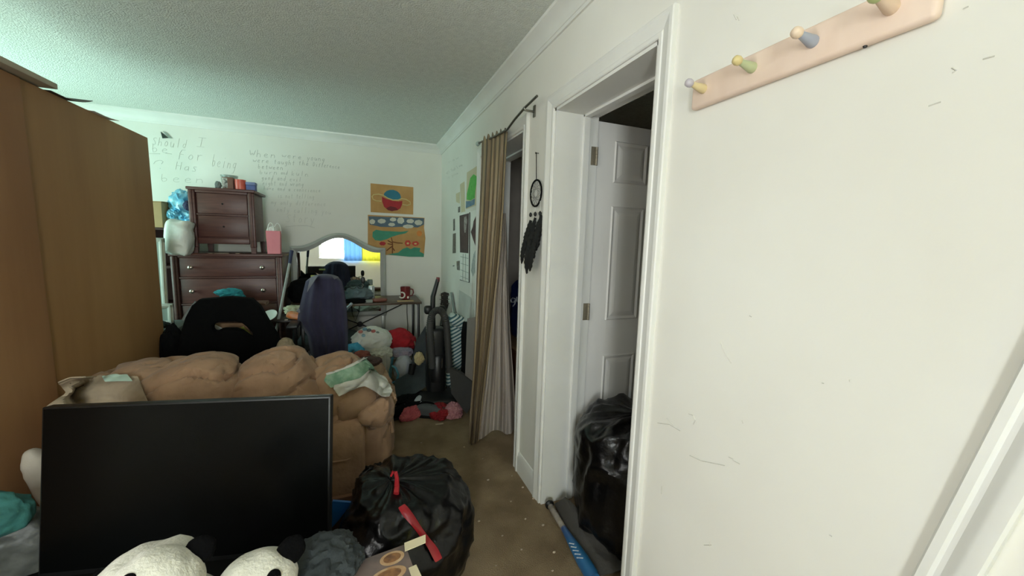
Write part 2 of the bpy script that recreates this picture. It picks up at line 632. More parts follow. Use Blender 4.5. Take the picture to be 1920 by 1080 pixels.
b = sell(B(), (-.60, 2.31, .27), (.60, .20, .27), (.25, .25), nu=60, nv=30, fn=wr(1, .012))
obj('sofa_back', b, SUEDE, t)
b = sell(B(), (-.13, 2.155, .215), (.125, .075, .225), (.3, .3), nu=60, nv=40, fn=wr(2, .008))
obj('corner_panel', b, SUEDE, t)
for x_, x2_ in ((-.235, -.02),):
    obj('piping', tube(B(), [(x_, 2.094, .40), (x2_ - .03, 2.092, .405), (x2_, 2.10, .385), (x2_ + .003, 2.10, .05)], .006, 8), SUEDE, t)
    obj('piping', tube(B(), [(x_, 2.084, .235), (x2_ - .07, 2.082, .235), (x2_ - .03, 2.084, .25)], .005, 8), SUEDE, t)
b = sell(B(), (-.60, 2.72, .22), (.66, .40, .21), (.3, .3), nu=40, nv=20, fn=wr(3, .01))
obj('seat', b, SUEDE, t)
# pillow top of the back: four fat lobes leaning on one another
lob = [(-1.00, 2.36, .60, .26, .20, .160, -6), (-.755, 2.22, .575, .245, .22, .225, -24), (-.405, 2.24, .575, .215, .23, .235, -24), (-.115, 2.30, .56, .165, .21, .195, -24)]
for i, (x, y, z, rx, ry, rz, a) in enumerate(lob):
    b = sell(B(), (x, y, z), (rx, ry, rz), (.72, .78), Matrix.Rotation(R(a), 4, 'Y') @ Matrix.Rotation(R(8 * (i % 2) - 4), 4, 'Z'), 96, 60, fn=wr(10 + i, .016, 6))
    obj('back_cushion', b, SUEDE, t)
b = sell(B(), (.02, 2.66, .245), (.15, .48, .245), (.55, .45), nu=90, nv=54, fn=wr(21, .018, 6))
obj('armrest', b, SUEDE, t)
b = sell(B(), (.005, 2.40, .445), (.165, .30, .115), (.8, .8), Matrix.Rotation(R(9), 4, 'Y'), 90, 54, fn=wr(22, .028, 7))
obj('arm_cushion', b, SUEDE, t)
b = sell(B(), (-1.16, 2.68, .30), (.12, .46, .30), (.55, .45), nu=40, nv=24, fn=wr(23, .018, 6))
obj('armrest', b, SUEDE, t)
p = PY(691, 880, 2.36)
b = B()
prism(b, [PY(687, 883, 2.33), PY(696, 872, 2.33), PY(697, 884, 2.33), PY(688, 892, 2.33)], (0, .004, 0))
obj('care_tag', b, mat('dark_tag', (40, 24, 16), .8), t, label='small dark tag')


def drape(name, pts_rows, m, label, cat, thick=.006, amp=.01, seed=1, sub=6, parent=None, freq=9):
    """cloth through rows of given points (bilinear, creased by noise)"""
    nr, nc = len(pts_rows), len(pts_rows[0])

    def f(u, v):
        a, c = u * (nc - 1), v * (nr - 1)
        i, j = min(int(a), nc - 2), min(int(c), nr - 2)
        a -= i
        c -= j
        a = a * a * (3 - 2 * a) * .5 + a * .5
        P = [[Vector(pts_rows[j + y][i + x]) for x in (0, 1)] for y in (0, 1)]
        q = P[0][0].lerp(P[0][1], a).lerp(P[1][0].lerp(P[1][1], a), c)
        e = .4 + .6 * math.sin(math.pi * min(max(u, 0), 1))
        return q + Vector((amp * .4 * nz(q, freq, seed), -amp * ridge(q, freq, seed + 4), amp * e * ridge(q, freq * .8, seed + 2)))
    o = obj(name, surf(B(), f, nc * sub, nr * sub, thick), m, parent)
    if parent is None:
        tag(o, label, cat)
    return o


MINT = mat('mint_print_cloth', (160, 190, 164), .9, (112, 152, 126), scale=24, bump=.2, bscale=60)
GREIGE = mat('greige_cloth', (176, 160, 136), .9, (150, 134, 112), scale=7, bump=.3, bscale=40)
from mathutils.bvhtree import BVHTree


def tree_of(root):
    """surface of a finished thing, for laying cloth on it"""
    vs, fs = [], []
    for o in root.children_recursive:
        if o.type == 'MESH':
            n0 = len(vs)
            vs += [root.matrix_basis @ v.co for v in o.data.vertices]
            fs += [[n0 + i for i in p.vertices] for p in o.data.polygons]
    return BVHTree.FromPolygons(vs, fs)


def lay(name, tree, rows, m, label, cat, lift=.012, ydef=2.3, amp=.008, seed=1, freq=10, sub=7, thick=.005, stack=None):
    """cloth lying over a thing: rows of outline points, settled on its surface"""
    nr, nc = len(rows), len(rows[0])
    last = [ydef]

    def f(u, v):
        a, c = u * (nc - 1), v * (nr - 1)
        i, j = min(int(a), nc - 2), min(int(c), nr - 2)
        a -= i
        c -= j
        px = (rows[j][i][0] * (1 - a) + rows[j][i + 1][0] * a) * (1 - c) + (rows[j + 1][i][0] * (1 - a) + rows[j + 1][i + 1][0] * a) * c
        py = (rows[j][i][1] * (1 - a) + rows[j][i + 1][1] * a) * (1 - c) + (rows[j + 1][i][1] * (1 - a) + rows[j + 1][i + 1][1] * a) * c
        d = ray(px, py).normalized()
        hit = tree.ray_cast(Vector((0, 0, H)), d)
        if hit[0] is not None and hit[0].y < ydef + .45:
            q = hit[0]
            last[0] = q.y
        else:
            q = Vector((0, 0, H)) + d * (min(last[0] + .01, ydef + .3) / d.y)
        return q - d * (lift + amp * (1 + nz(q, freq, seed) + .8 * ridge(q, freq * .7, seed + 2)))
    g = B()
    surf(g, f, nc * sub, nr * sub)
    for _ in range(2):
        bmesh.ops.smooth_vert(g, verts=g.verts, factor=.5, use_axis_x=True, use_axis_y=True, use_axis_z=True)
    bmesh.ops.recalc_face_normals(g, faces=g.faces)
    bmesh.ops.solidify(g, geom=g.faces[:], thickness=thick)
    return tag(obj(name, g, m), label, cat)


ST = tree_of(t)
lay('bed_sheet', ST, [[(612, 702), (632, 695), (660, 684), (683, 671), (696, 684)], [(606, 714), (640, 706), (668, 697), (690, 690), (706, 697)], [(620, 728), (645, 722), (676, 712), (700, 706), (716, 708)]],
    MINT, 'mint green printed sheet spilling over the corner of the sofa', 'sheet', lift=.010, seed=3)
lay('sheet_hem', ST, [[(610, 701), (632, 694), (660, 683), (684, 669)], [(612, 704), (634, 697), (661, 687), (685, 673)]], WHITEC, 'narrow white hem band along the mint green sheet', 'hem', lift=.022, amp=.003, seed=4, thick=.004)
lay('quilt', ST, [[(626, 722), (650, 716), (676, 708), (694, 691), (708, 700), (722, 708)], [(624, 730), (648, 724), (676, 716), (704, 708), (722, 716), (732, 722)], [(634, 742), (650, 730), (678, 720), (704, 722), (720, 734), (736, 732)], [(636, 744), (654, 732), (684, 724), (702, 734), (716, 744), (730, 744)]],
    WHITEC, 'cream white quilt edge crumpled over the sofa arm', 'quilt', lift=.022, amp=.013, seed=6, freq=26)
lay('blanket', ST, [[(106, 716), (130, 706), (190, 704), (262, 705)], [(126, 738), (150, 726), (200, 726), (270, 730)], [(84, 764), (140, 764), (200, 764), (285, 764)], [(84, 820), (140, 820), (200, 820), (285, 820)]],
    GREIGE, 'greige creased throw over the sofa end by the wardrobe', 'blanket', lift=.012, ydef=2.15, amp=.018, seed=9, freq=7)
lay('sheet_corner', ST, [[(190, 707), (216, 702), (240, 703)], [(198, 716), (222, 715), (250, 715)]],
    mat('pale_mint_cloth', (178, 206, 190), .9), 'small pale mint cloth lying on the greige throw', 'cloth', lift=.055, amp=.006, seed=2)
b = sell(B(), (-1.125, 2.0, .285), (.042, .055, .275), (.7, .75), Matrix.Rotation(R(-21), 4, 'Y'), 32, 30, fn=lambda d, p: d * .010 * ridge(p, 12, 3))
tag(obj('pillow', b, mat('pale_grey_cloth', (190, 182, 168), .9, bump=.2)), 'pale bolster pillow poking out between the television and the wardrobe', 'pillow')


def drape(name, pts_rows, m, label, cat, thick=.006, amp=.01, seed=1, sub=6, freq=9):
    """cloth through rows of given points (bilinear, creased by noise)"""
    nr, nc = len(pts_rows), len(pts_rows[0])

    def f(u, v):
        a, c = u * (nc - 1), v * (nr - 1)
        i, j = min(int(a), nc - 2), min(int(c), nr - 2)
        a -= i
        c -= j
        P = [[Vector(pts_rows[j + y][i + x]) for x in (0, 1)] for y in (0, 1)]
        q = P[0][0].lerp(P[0][1], a).lerp(P[1][0].lerp(P[1][1], a), c)
        return q + Vector((amp * .4 * nz(q, freq, seed), -amp * ridge(q, freq, seed + 4), amp * ridge(q, freq * .8, seed + 2)))
    return tag(obj(name, surf(B(), f, nc * sub, nr * sub, thick), m), label, cat)


# ---- television on a low black chest
def oriented(px0, px1, z):
    a, c = PZ(*px0, z), PZ(*px1, z)
    return a, c


ta, tb = oriented((78, 764), (620, 743), .88)
tv_w = (tb - ta).length
ang = math.atan2((tb - ta).y, (tb - ta).x)
mid = (ta + tb) / 2
chest_top = .345
t = thing('television', 'flat black television standing on the low black chest', 'television', (mid.x, mid.y, chest_top), ang)
hw = tv_w / 2
LEAN = Matrix.Translation((0, 0, .535)) @ Matrix.Rotation(R(-8), 4, 'X') @ Matrix.Translation((0, 0, -.535))
b = B()
box(b, (-hw, 0, .03), (hw, .035, .535), .004, 2, LEAN)
box(b, (-hw * .62, .03, .09), (hw * .62, .062, .40), .012, 2, LEAN)
obj('casing', b, BLACK, t, local=True)
obj('screen', box(B(), (-hw + .006, -.0015, .046), (hw - .006, .001, .529), 0, 1, LEAN), mat('tv_screen', (5, 6, 6), .25, var=.05, spec=.2), t, local=True)
for s in (-1, 1):
    b = B()
    tube(b, [(s * hw * .62, -.16, .008), (s * hw * .62, -.053, .045), (s * hw * .62, .06, .008)], .008)
    obj('stand_foot', b, BLACK, t, local=True)
obj('power_light', box(B(), (-.006, -.002, .035), (.006, 0, .039), 0, 1, LEAN), mat('dull_led', (60, 30, 28), .4), t, local=True)

t = thing('low_chest', 'low black chest carrying the television and the panda toys', 'chest', (-.60, 1.1, 0))
cx0, cx1, cy0, cy1 = -1.24, -.14, .62, 1.70
CHESTB = mat('chest_black', (9, 9, 10), .75, var=.2, spec=.2)
obj('body', bx((cx0 + .02, cy0 + .02, .04), (cx1 - .02, cy1 - .02, chest_top - .025), .004), CHESTB, t)
obj('top', bx((cx0, cy0, chest_top - .025), (cx1, cy1, chest_top), .006), CHESTB, t)
for k in range(2):
    d = obj('drawer', bx((cx0 + .035 + k * .54, cy0 + .005, .07), (cx0 + .56 + k * .54, cy0 + .022, chest_top - .045), .004), CHESTB, t)
    obj('knob', lathe(B(), [(.006, 0), (.006, .012), (.014, .018), (.012, .026), (0, .028)], Matrix.Translation((cx0 + .30 + k * .54, cy0 + .006, .19)) @ Matrix.Rotation(R(90), 4, 'X'), 12), NICKEL, d)
for x in (cx0 + .06, cx1 - .06):
    for y in (cy0 + .06, cy1 - .06):
        obj('foot', lathe(B(), [(.02, 0), (.026, .04)], Matrix.Translation((x, y, 0)), 12), BLACK, t)

# ---- two chests of drawers, one on the other
def chest_of_drawers(name, label, x0, x1, y0, y1, z0, z1, zs, knobs, leg, missing=False):
    t = thing(name, label, 'dresser', ((x0 + x1) / 2, (y0 + y1) / 2, z0))
    b = B()
    box(b, (x0 + .02, y0 + .03, z0 + leg), (x1 - .02, y1, z1 - .022), .003)
    obj('carcass', b, CHERRY, t)
    obj('top', bx((x0 - .008, y0 - .006, z1 - .024), (x1 + .008, y1 + .005, z1), .006), CHERRY, t)
    b = B()                                # face frame: stiles and rails
    for xx in (x0, x1 - .048):
        box(b, (xx, y0 + .004, z0 + leg * .5), (xx + .048, y0 + .035, z1 - .024), .008, 3)
        box(b, (xx + .010, y0 - .003, z0 + leg * .5), (xx + .030, y0 + .010, z1 - .024), .006, 2)
    for za, zb in zip(zs, zs[1:]):
        box(b, (x0 + .05, y0 + .008, za - .006), (x1 - .05, y0 + .03, za + .006), .003)
    box(b, (x0 + .05, y0 + .008, zs[-1] - .05), (x1 - .05, y0 + .03, zs[-1]), .006)
    box(b, (x0 + .05, y0 + .006, zs[0]), (x1 - .05, y0 + .03, zs[0] + .014), .003)
    obj('face_frame', b, CHERRY, t)
    for i, (za, zb) in enumerate(zip(zs, zs[1:])):
        d = obj('drawer', bx((x0 + .056, y0 + .014, zb + .009), (x1 - .056, y0 + .04, za - .009), .004), CHERRY, t)
        for fx in knobs:
            kx = x0 + (x1 - x0) * fx
            zc = (za + zb) / 2
            if missing:
                obj('knob_hole', lathe(B(), [(.008, 0), (.008, .001), (.0, .0015)], Matrix.Translation((kx, y0 + .0142, zc)) @ Matrix.Rotation(R(90), 4, 'X'), 12), mat('hole_black', (14, 9, 8), .9), d)
            else:
                obj('knob', lathe(B(), [(.007, 0), (.007, .012), (.016, .02), (.017, .027), (.010, .032), (0, .033)], Matrix.Translation((kx, y0 + .014, zc)) @ Matrix.Rotation(R(90), 4, 'X'), 16), NICKEL, d)
    for xx in (x0 + .025, x1 - .025):
        for yy in (y0 + .028, y1 - .03):
            b = B()
            prism(b, [(xx - .024, yy - .024, z0 + leg), (xx + .024, yy - .024, z0 + leg), (xx + .024, yy + .024, z0 + leg), (xx - .024, yy + .024, z0 + leg)], (0, 0, .001))
            lathe(b, [(.024, 0), (.030, leg)], Matrix.Translation((xx, yy, z0)) @ Matrix.Rotation(R(45), 4, 'Z'), 4)
            obj('leg', b, CHERRY, t)
    return t


chest_of_drawers('dresser', 'wide dark cherry dresser with round metal knobs beneath a smaller one', -1.452, -.655, 3.93, 4.40, 0, 1.235, (1.205, 1.030, .805, .575, .345, .115), (.17, .81), .08)
chest_of_drawers('nightstand', 'small cherry nightstand stacked on top of the wide dresser', -1.318, -.852, 3.97, 4.38, 1.236, 1.782, (1.745, 1.560, 1.365), (.5,), .10, True)

# ---- arched mirror behind the desk
t = thing('vanity_mirror', 'arched silver framed mirror on posts behind the desk', 'mirror', (-.21, 4.49, 0))
mxc, mhw = -.21, .462


def arch(inset):
    hw = mhw - inset
    pts = []
    for i in range(49):
        s = -1 + 2 * i / 48
        x = mxc + hw * s
        a = abs(s)
        if a > .90:
            z = 1.296
        else:
            k = math.cos(a / .90 * math.pi) * .5 + .5
            z = 1.296 + .148 * k
        pts.append((x, z - inset))
    return pts


zb = .535
outer, inner = arch(0), arch(.055)
b = B()
fr = [[], [], [], []]
for (xo, zo), (xi, zi) in zip(outer, inner):
    fr[0].append((xo, 4.500, zo))
    fr[1].append((xo, 4.478, zo - .004))
    fr[2].append(((xo * .6 + xi * .4), 4.468, zo * .6 + zi * .4))
    fr[3].append((xi, 4.482, zi))
prof = fr
rows = []
for r_, (ins, y) in zip(fr, ((0, 4.500), (0, 4.478), (.022, 4.468), (.055, 4.482))):
    loop = [Vector(p) for p in r_]
    loop += [Vector((mxc + mhw - ins, y, zb + ins)), Vector((mxc - mhw + ins, y, zb + ins))]
    rows.append([b.verts.new(p) for p in loop])
n = len(rows[0])
for ra, rb in zip(rows, rows[1:]):
    for k in range(n):
        b.faces.new((ra[k], ra[(k + 1) % n], rb[(k + 1) % n], rb[k]))
SILV = mat('silver_frame_paint', (186, 188, 184), .35, (168, 170, 166), metal=.2, scale=4)
obj('mirror_frame', b, SILV, t, angle=30)
b = B()
loop = [(x, 4.484, z) for x, z in inner] + [(mxc + mhw - .055, 4.484, zb + .055), (mxc - mhw + .055, 4.484, zb + .055)]
prism(b, loop, (0, .006, 0))
obj('mirror_glass', b, mat('silvered_glass', (222, 230, 226), .015, metal=1.0, var=.01), t, smooth=False)
b = B()
prism(b, [(x, y, z) for x, y, z in ((p[0], 4.490, p[1]) for p in arch(.02))] + [(mxc + mhw - .02, 4.490, zb + .02), (mxc - mhw + .02, 4.490, zb + .02)], (0, .012, 0))
obj('backing_board', b, mat('hardboard', (96, 72, 52), .8), t, smooth=False)
for s in (-1, 1):
    obj('post', bx((mxc + s * (mhw - .03) - .018, 4.478, 0), (mxc + s * (mhw - .03) + .018, 4.498, zb + .03), .003), SILV, t)

# ---- desk with thin metal legs
t = thing('desk', 'narrow brown topped desk on black metal legs under the mirror', 'desk', (.1, 4.2, 0))
dxa, dxb, dya, dyb, dz = -.62, .572, 3.95, 4.462, .765
b = bx((dxa, dya, dz - .022), (dxb, dyb, dz), .003)
obj('desktop', b, mat('dark_walnut', (88, 70, 56), .4, (72, 56, 44), scale=3, stretch=(1, 8, 1)), t)
for x in (dxa + .03, dxb - .03):
    for y in (dya + .03, dyb - .03):
        obj('leg', bx((x - .012, y - .012, 0), (x + .012, y + .012, dz - .022), .002), BLACKM, t)
for x in (dxa + .03, dxb - .03):
    for z in (.10, dz - .045):
        obj('side_rail', bx((x - .01, dya + .03, z), (x + .01, dyb - .03, z + .023)), BLACKM, t)
b = B()
tube(b, [(dxa + .03, dyb - .03, .72), (dxb - .03, dyb - .03, .20)], .006)
tube(b, [(dxa + .03, dyb - .03, .20), (dxb - .03, dyb - .03, .72)], .006)
lathe(b, [(.0, -.004), (.03, -.004), (.03, .004), (0, .004)], Matrix.Translation(((dxa + dxb) / 2, dyb - .03, .46)) @ Matrix.Rotation(R(90), 4, 'X'), 16)
obj('cross_brace', b, BLACKM, t)

# ---- black gaming chair behind the loveseat, seen from behind
t = thing('gaming_chair', 'black high backed gaming chair facing away with an opening in its back', 'chair', (-.84, 3.42, 0))
gy = 3.20


def gc(px, py, y=gy):
    return PY(px, py, y)


outl = [(346, 596), (358, 573), (372, 562), (430, 557), (470, 561), (486, 575), (502, 603), (520, 632), (528, 665), (526, 705), (500, 745), (440, 758), (380, 752), (345, 725), (330, 690), (333, 650), (338, 620)]
hole = [(394, 617), (398, 610), (408, 605), (440, 604), (452, 606), (462, 614), (472, 625), (474, 634), (466, 632), (452, 622), (440, 618), (412, 618), (402, 625)]
b = B()
ov = [b.verts.new(gc(*p)) for p in outl]
hv = [b.verts.new(gc(*p)) for p in hole]
eds = [b.edges.new((ov[i], ov[(i + 1) % len(ov)])) for i in range(len(ov))] + [b.edges.new((hv[i], hv[(i + 1) % len(hv)])) for i in range(len(hv))]
bmesh.ops.triangle_fill(b, edges=eds, use_beauty=True)
r_ = bmesh.ops.extrude_face_region(b, geom=b.faces[:])
bmesh.ops.translate(b, vec=(0, .09, 0), verts=[v for v in r_['geom'] if isinstance(v, bmesh.types.BMVert)])
o = obj('backrest', b, BLACKC, t)
md = o.modifiers.new('soft', 'BEVEL')
md.width, md.segments, md.angle_limit = .022, 3, R(40)
b = tube(B(), [gc(344, 600, gy + .03), gc(352, 586, gy + .02), gc(368, 566, gy + .02)], .011, 8)
obj('piping', b, mat('grey_piping', (120, 130, 128), .6), t, label='grey edge stripe')
obj('seat', sell(B(), (-.84, 3.50, .47), (.28, .27, .07), (.35, .6), nu=32, nv=16), BLACKC, t)
obj('gas_lift', lathe(B(), [(.03, .10), (.03, .28), (.022, .29), (.022, .41)], Matrix.Translation((-.84, 3.48, 0)), 16), BLACK, t)
for k in range(5):
    a = R(72 * k + 10)
    e = Vector((-.84 + .28 * math.cos(a), 3.48 + .28 * math.sin(a), 0))
    lg = obj('base_arm', tube(B(), [(-.84, 3.48, .12), (e.x, e.y, .075)], [.03, .02], 8), BLACK, t)
    obj('caster', lathe(B(), [(.008, -.022), (.027, -.02), (.027, .02), (.008, .022)], Matrix.Translation((e.x, e.y, .028)) @ Matrix.Rotation(a, 4, 'Z') @ Matrix.Rotation(R(90), 4, 'X'), 14), BLACK, lg)
for s in (-1, 1):
    b = B()
    tube(b, [(-.84 + s * .24, 3.48, .44), (-.84 + s * .33, 3.47, .52), (-.84 + s * .33, 3.47, .68)], .016)
    box(b, (-.84 + s * .33 - .04, 3.33, .68), (-.84 + s * .33 + .04, 3.55, .71), .012)
    obj('armrest', b, BLACK, t)
# black hooded coat slung beside the chair
b = crumple(B(), PY(326, 662, 3.30), (.075, .08, .18), 4, .3, 6)
tag(obj('jacket', b, BLACKC), 'black jacket heaped between the wardrobe edge and the gaming chair', 'jacket')

# ---- chair under a navy towel
t = thing('office_chair', 'grey and white desk chair hidden under a navy towel', 'chair', (-.29, 3.62, 0))
cy = 3.56
GREYP = mat('pale_grey_plastic', (150, 154, 160), .5)
b = sell(B(), (-.285, cy + .02, .82), (.125, .035, .22), (.5, .45), nu=32, nv=20)
obj('backrest', b, DGREY, t)
obj('seat', sell(B(), (-.29, cy + .28, .46), (.25, .25, .045), (.35, .5), nu=32, nv=14), DGREY, t)
b = tube(B(), [(-.28, cy + .04, .68), (-.28, cy + .06, .5), (-.28, cy + .2, .43)], .02)
obj('back_bar', b, BLACK, t)
for s, m in ((-1, GREYP), (1, GREYP)):
    pts = [PY(558, 581, cy - .02), PY(572, 592, cy), PY(584, 612, cy + .02), PY(585, 636, cy + .06), PY(578, 668, cy + .10)]
    if s > 0:
        pts = [Vector((-.58 - p.x, p.y + .25, p.z)) for p in pts]
    b = B()
    tube(b, pts, .014, 8)
    obj('armrest', b, m, t, label='pale grey arm')
obj('gas_lift', lathe(B(), [(.028, .10), (.028, .26), (.02, .27), (.02, .42)], Matrix.Translation((-.29, cy + .28, 0)), 14), BLACK, t)
for k in range(5):
    a = R(72 * k + 30)
    e = Vector((-.29 + .27 * math.cos(a), cy + .28 + .27 * math.sin(a), 0))
    lg = obj('base_arm', tube(B(), [(-.29, cy + .28, .11), (e.x, e.y, .07)], [.026, .018], 8), BLACK, t)
    obj('caster', lathe(B(), [(.008, -.02), (.025, -.018), (.025, .018), (.008, .02)], Matrix.Translation((e.x, e.y, .026)) @ Matrix.Rotation(a, 4, 'Z') @ Matrix.Rotation(R(90), 4, 'X'), 12), BLACK, lg)
NAVY = mat('navy_terry', (55, 53, 79), .95, (46, 44, 68), scale=10, bump=.5, bscale=220, sheen=.25, bdist=.004)
rowsL = [(515, 583), (524, 572), (545, 567), (575, 560), (600, 556), (630, 575), (672, 583)]
rowsR = [(513, 632), (520, 640), (545, 645), (575, 649), (600, 651), (630, 652), (672, 653)]


def tow(u, v):
    # v 0..0.62 the near side from the bottom up, then over the top and down the far side
    if v < .62:
        k = (1 - v / .62) * 6
        side = 0
    else:
        k = (v - .62) / .38 * 5
        side = 1
    i = min(int(k), 5)
    f = k - i
    py = rowsL[i][0] * (1 - f) + rowsL[i + 1][0] * f
    xl = rowsL[i][1] * (1 - f) + rowsL[i + 1][1] * f
    xr = rowsR[i][1] * (1 - f) + rowsR[i + 1][1] * f
    px = xl + (xr - xl) * u
    k2 = k / 6
    fold = (math.sin(u * 17 + 1.2 * k2) * .5 + math.sin(u * 31 + 2) * .3) * .022 * min(1, k2 * 2.2)
    py += (abs(u - .5) * 2) ** 2.5 * 5 * (1 - k2)
    p = PY(px, py, cy - .055)
    edge = (abs(u - .5) * 2) ** 4 * .045
    if side == 0:
        p.y += fold + edge - .03 * k2
        if k < 1:
            p.y += (1 - k) ** 2 * .05
    else:
        p.y = cy + .085 + fold * .6 - edge * .4 - (.0 if k >= 1 else (1 - k) ** 2 * .05)
    return p


tag(obj('bath_towel', surf(B(), tow, 70, 70, .006), NAVY), 'navy purple bath towel draped over the desk chair', 'towel')

# ================================================================ ON THE BACK WALL
def crop(ox, oy, k):
    """points given on an enlarged view whose corner is ox, oy and whose scale is k"""
    return lambda pts: [(ox + x / k, oy + y / k) for x, y in pts]


c7 = crop(680, 320, 6)


def wallpoly(name, pts, y, m, parent, depth=.0012):
    """a painted or glued shape lying on the sheet at depth y"""
    P = [PY(px, py, y) for px, py in pts]
    return obj(name, prism(B(), P, (0, depth, 0)), m, parent, smooth=False)


def ell(cx, cy, rx, ry, n=20, wob=0.0, seed=0):
    return [(cx + rx * math.cos(2 * math.pi * i / n) * (1 + wob * math.sin(3.1 * i + seed)), cy + ry * math.sin(2 * math.pi * i / n) * (1 + wob * math.cos(2.3 * i + seed))) for i in range(n)]


KRAFT = mat('kraft_paper', (192, 150, 96), .85, (178, 136, 84), scale=9)


def flatsheet(name, label, cat, pts, m, y=YB - .004, depth=.002):
    o = wallpoly(name, pts, y, m, None, depth)
    return tag(o, label, cat)


PAINT = {k: mat('paint_' + k, c, .7, var=.15, scale=14) for k, c in dict(blue=(44, 118, 140), red=(168, 36, 44), maroon=(110, 26, 34), cream=(214, 190, 130), green=(62, 142, 116), slate=(86, 106, 122), white=(204, 204, 190), orange=(214, 134, 62), brown=(122, 74, 40), scarlet=(196, 66, 54)).items()}


pl = flatsheet('planet_painting', 'child painting of a ringed red and blue planet on kraft paper', 'painting', c7([(88, 142), (570, 186), (568, 494), (90, 466)]), KRAFT)
yy = YB - .0056
wallpoly('planet_top', c7([(236, 288), (242, 254), (268, 228), (305, 216), (350, 216), (392, 234), (420, 262), (430, 296), (424, 330), (360, 330), (290, 312)]), yy, PAINT['blue'], pl)
wallpoly('planet_base', c7([(216, 292), (270, 318), (340, 340), (400, 346), (446, 340), (444, 380), (424, 424), (390, 446), (330, 454), (280, 440), (240, 404), (220, 350)]), yy, PAINT['red'], pl)
wallpoly('planet_shade', c7([(262, 424), (310, 400), (370, 412), (400, 440), (330, 456), (285, 444)]), yy - .0012, PAINT['maroon'], pl)
obj('planet_ring', tube(B(), [PY(*q, yy - .002) for q in c7([(212, 346), (150, 340), (114, 322), (105, 292), (125, 270), (180, 265), (230, 278), (280, 310), (340, 332), (400, 332), (440, 316), (490, 325), (533, 352), (538, 378), (500, 392), (446, 382)])], .0068, 8), PAINT['cream'], pl)

ld = flatsheet('landscape_painting', 'child painting of a green tree, clouds and red flowers on kraft paper', 'painting', c7([(58, 496), (696, 530), (690, 640), (706, 760), (688, 972), (300, 950), (58, 936)]), KRAFT)
wallpoly('sky_band', c7([(64, 512), (690, 536), (690, 606), (620, 640), (500, 630), (330, 636), (200, 632), (80, 606)]), yy, PAINT['slate'], ld)
for i, (cx, cy, rx, ry) in enumerate(((108, 574, 32, 28), (214, 568, 46, 26), (342, 550, 36, 22), (326, 606, 38, 20), (428, 562, 40, 36), (536, 568, 42, 24), (628, 584, 44, 30), (512, 628, 60, 22))):
    wallpoly('cloud', c7(ell(cx, cy, rx, ry, 18, .10, i)), yy - .0012, PAINT['white'], ld)
wallpoly('tree_crown', c7([(112, 690), (150, 664), (220, 676), (330, 682), (430, 688), (520, 676), (480, 706), (400, 722), (330, 744), (270, 772), (200, 790), (140, 782), (110, 744)]), yy, PAINT['green'], ld)
b = B()
for l in ([(322, 752), (334, 800), (336, 860), (334, 930)], [(336, 800), (390, 812), (450, 816)], [(334, 812), (300, 796), (282, 784)], [(334, 850), (300, 872), (270, 900)], [(336, 868), (360, 900)], [(334, 830), (280, 822)]):
    tube(b, [PY(*q, yy) for q in c7(l)], .006, 6)
obj('tree_trunk', b, PAINT['brown'], ld)
for i, (cx, cy, rx, ry) in enumerate(((224, 820, 36, 22), (508, 816, 34, 34), (594, 820, 40, 26))):
    f = wallpoly('flower', c7(ell(cx, cy, rx, ry, 16, .12, i)), yy, PAINT['red' if i == 0 else 'scarlet'], ld)
    if i:
        wallpoly('petal', c7(ell(cx, cy + 2, rx * .4, ry * .35, 12, .1, i)), yy - .0012, PAINT['cream'], f)
wallpoly('sun', c7(ell(638, 706, 30, 32, 16, .06)), yy, PAINT['orange'], ld)
wallpoly('grass', c7([(262, 942), (300, 938), (400, 922), (450, 880), (500, 862), (540, 882), (580, 862), (650, 870), (640, 910), (690, 936), (688, 970), (520, 968), (400, 956)]), yy, PAINT['green'], ld)

# dark paper corner near the crown moulding
c1 = crop(160, 190, 6)
tr = flatsheet('paper_corner', 'small black triangular scrap stuck high on the wall above the handwriting', 'paper scrap', c1([(846, 340), (938, 412), (866, 416)]), mat('black_paper', (40, 52, 46), .8))
wallpoly('torn_edge', c1([(868, 332), (910, 350), (978, 418), (940, 414)]), YB - .006, mat('grey_tape', (140, 152, 142), .7), tr)

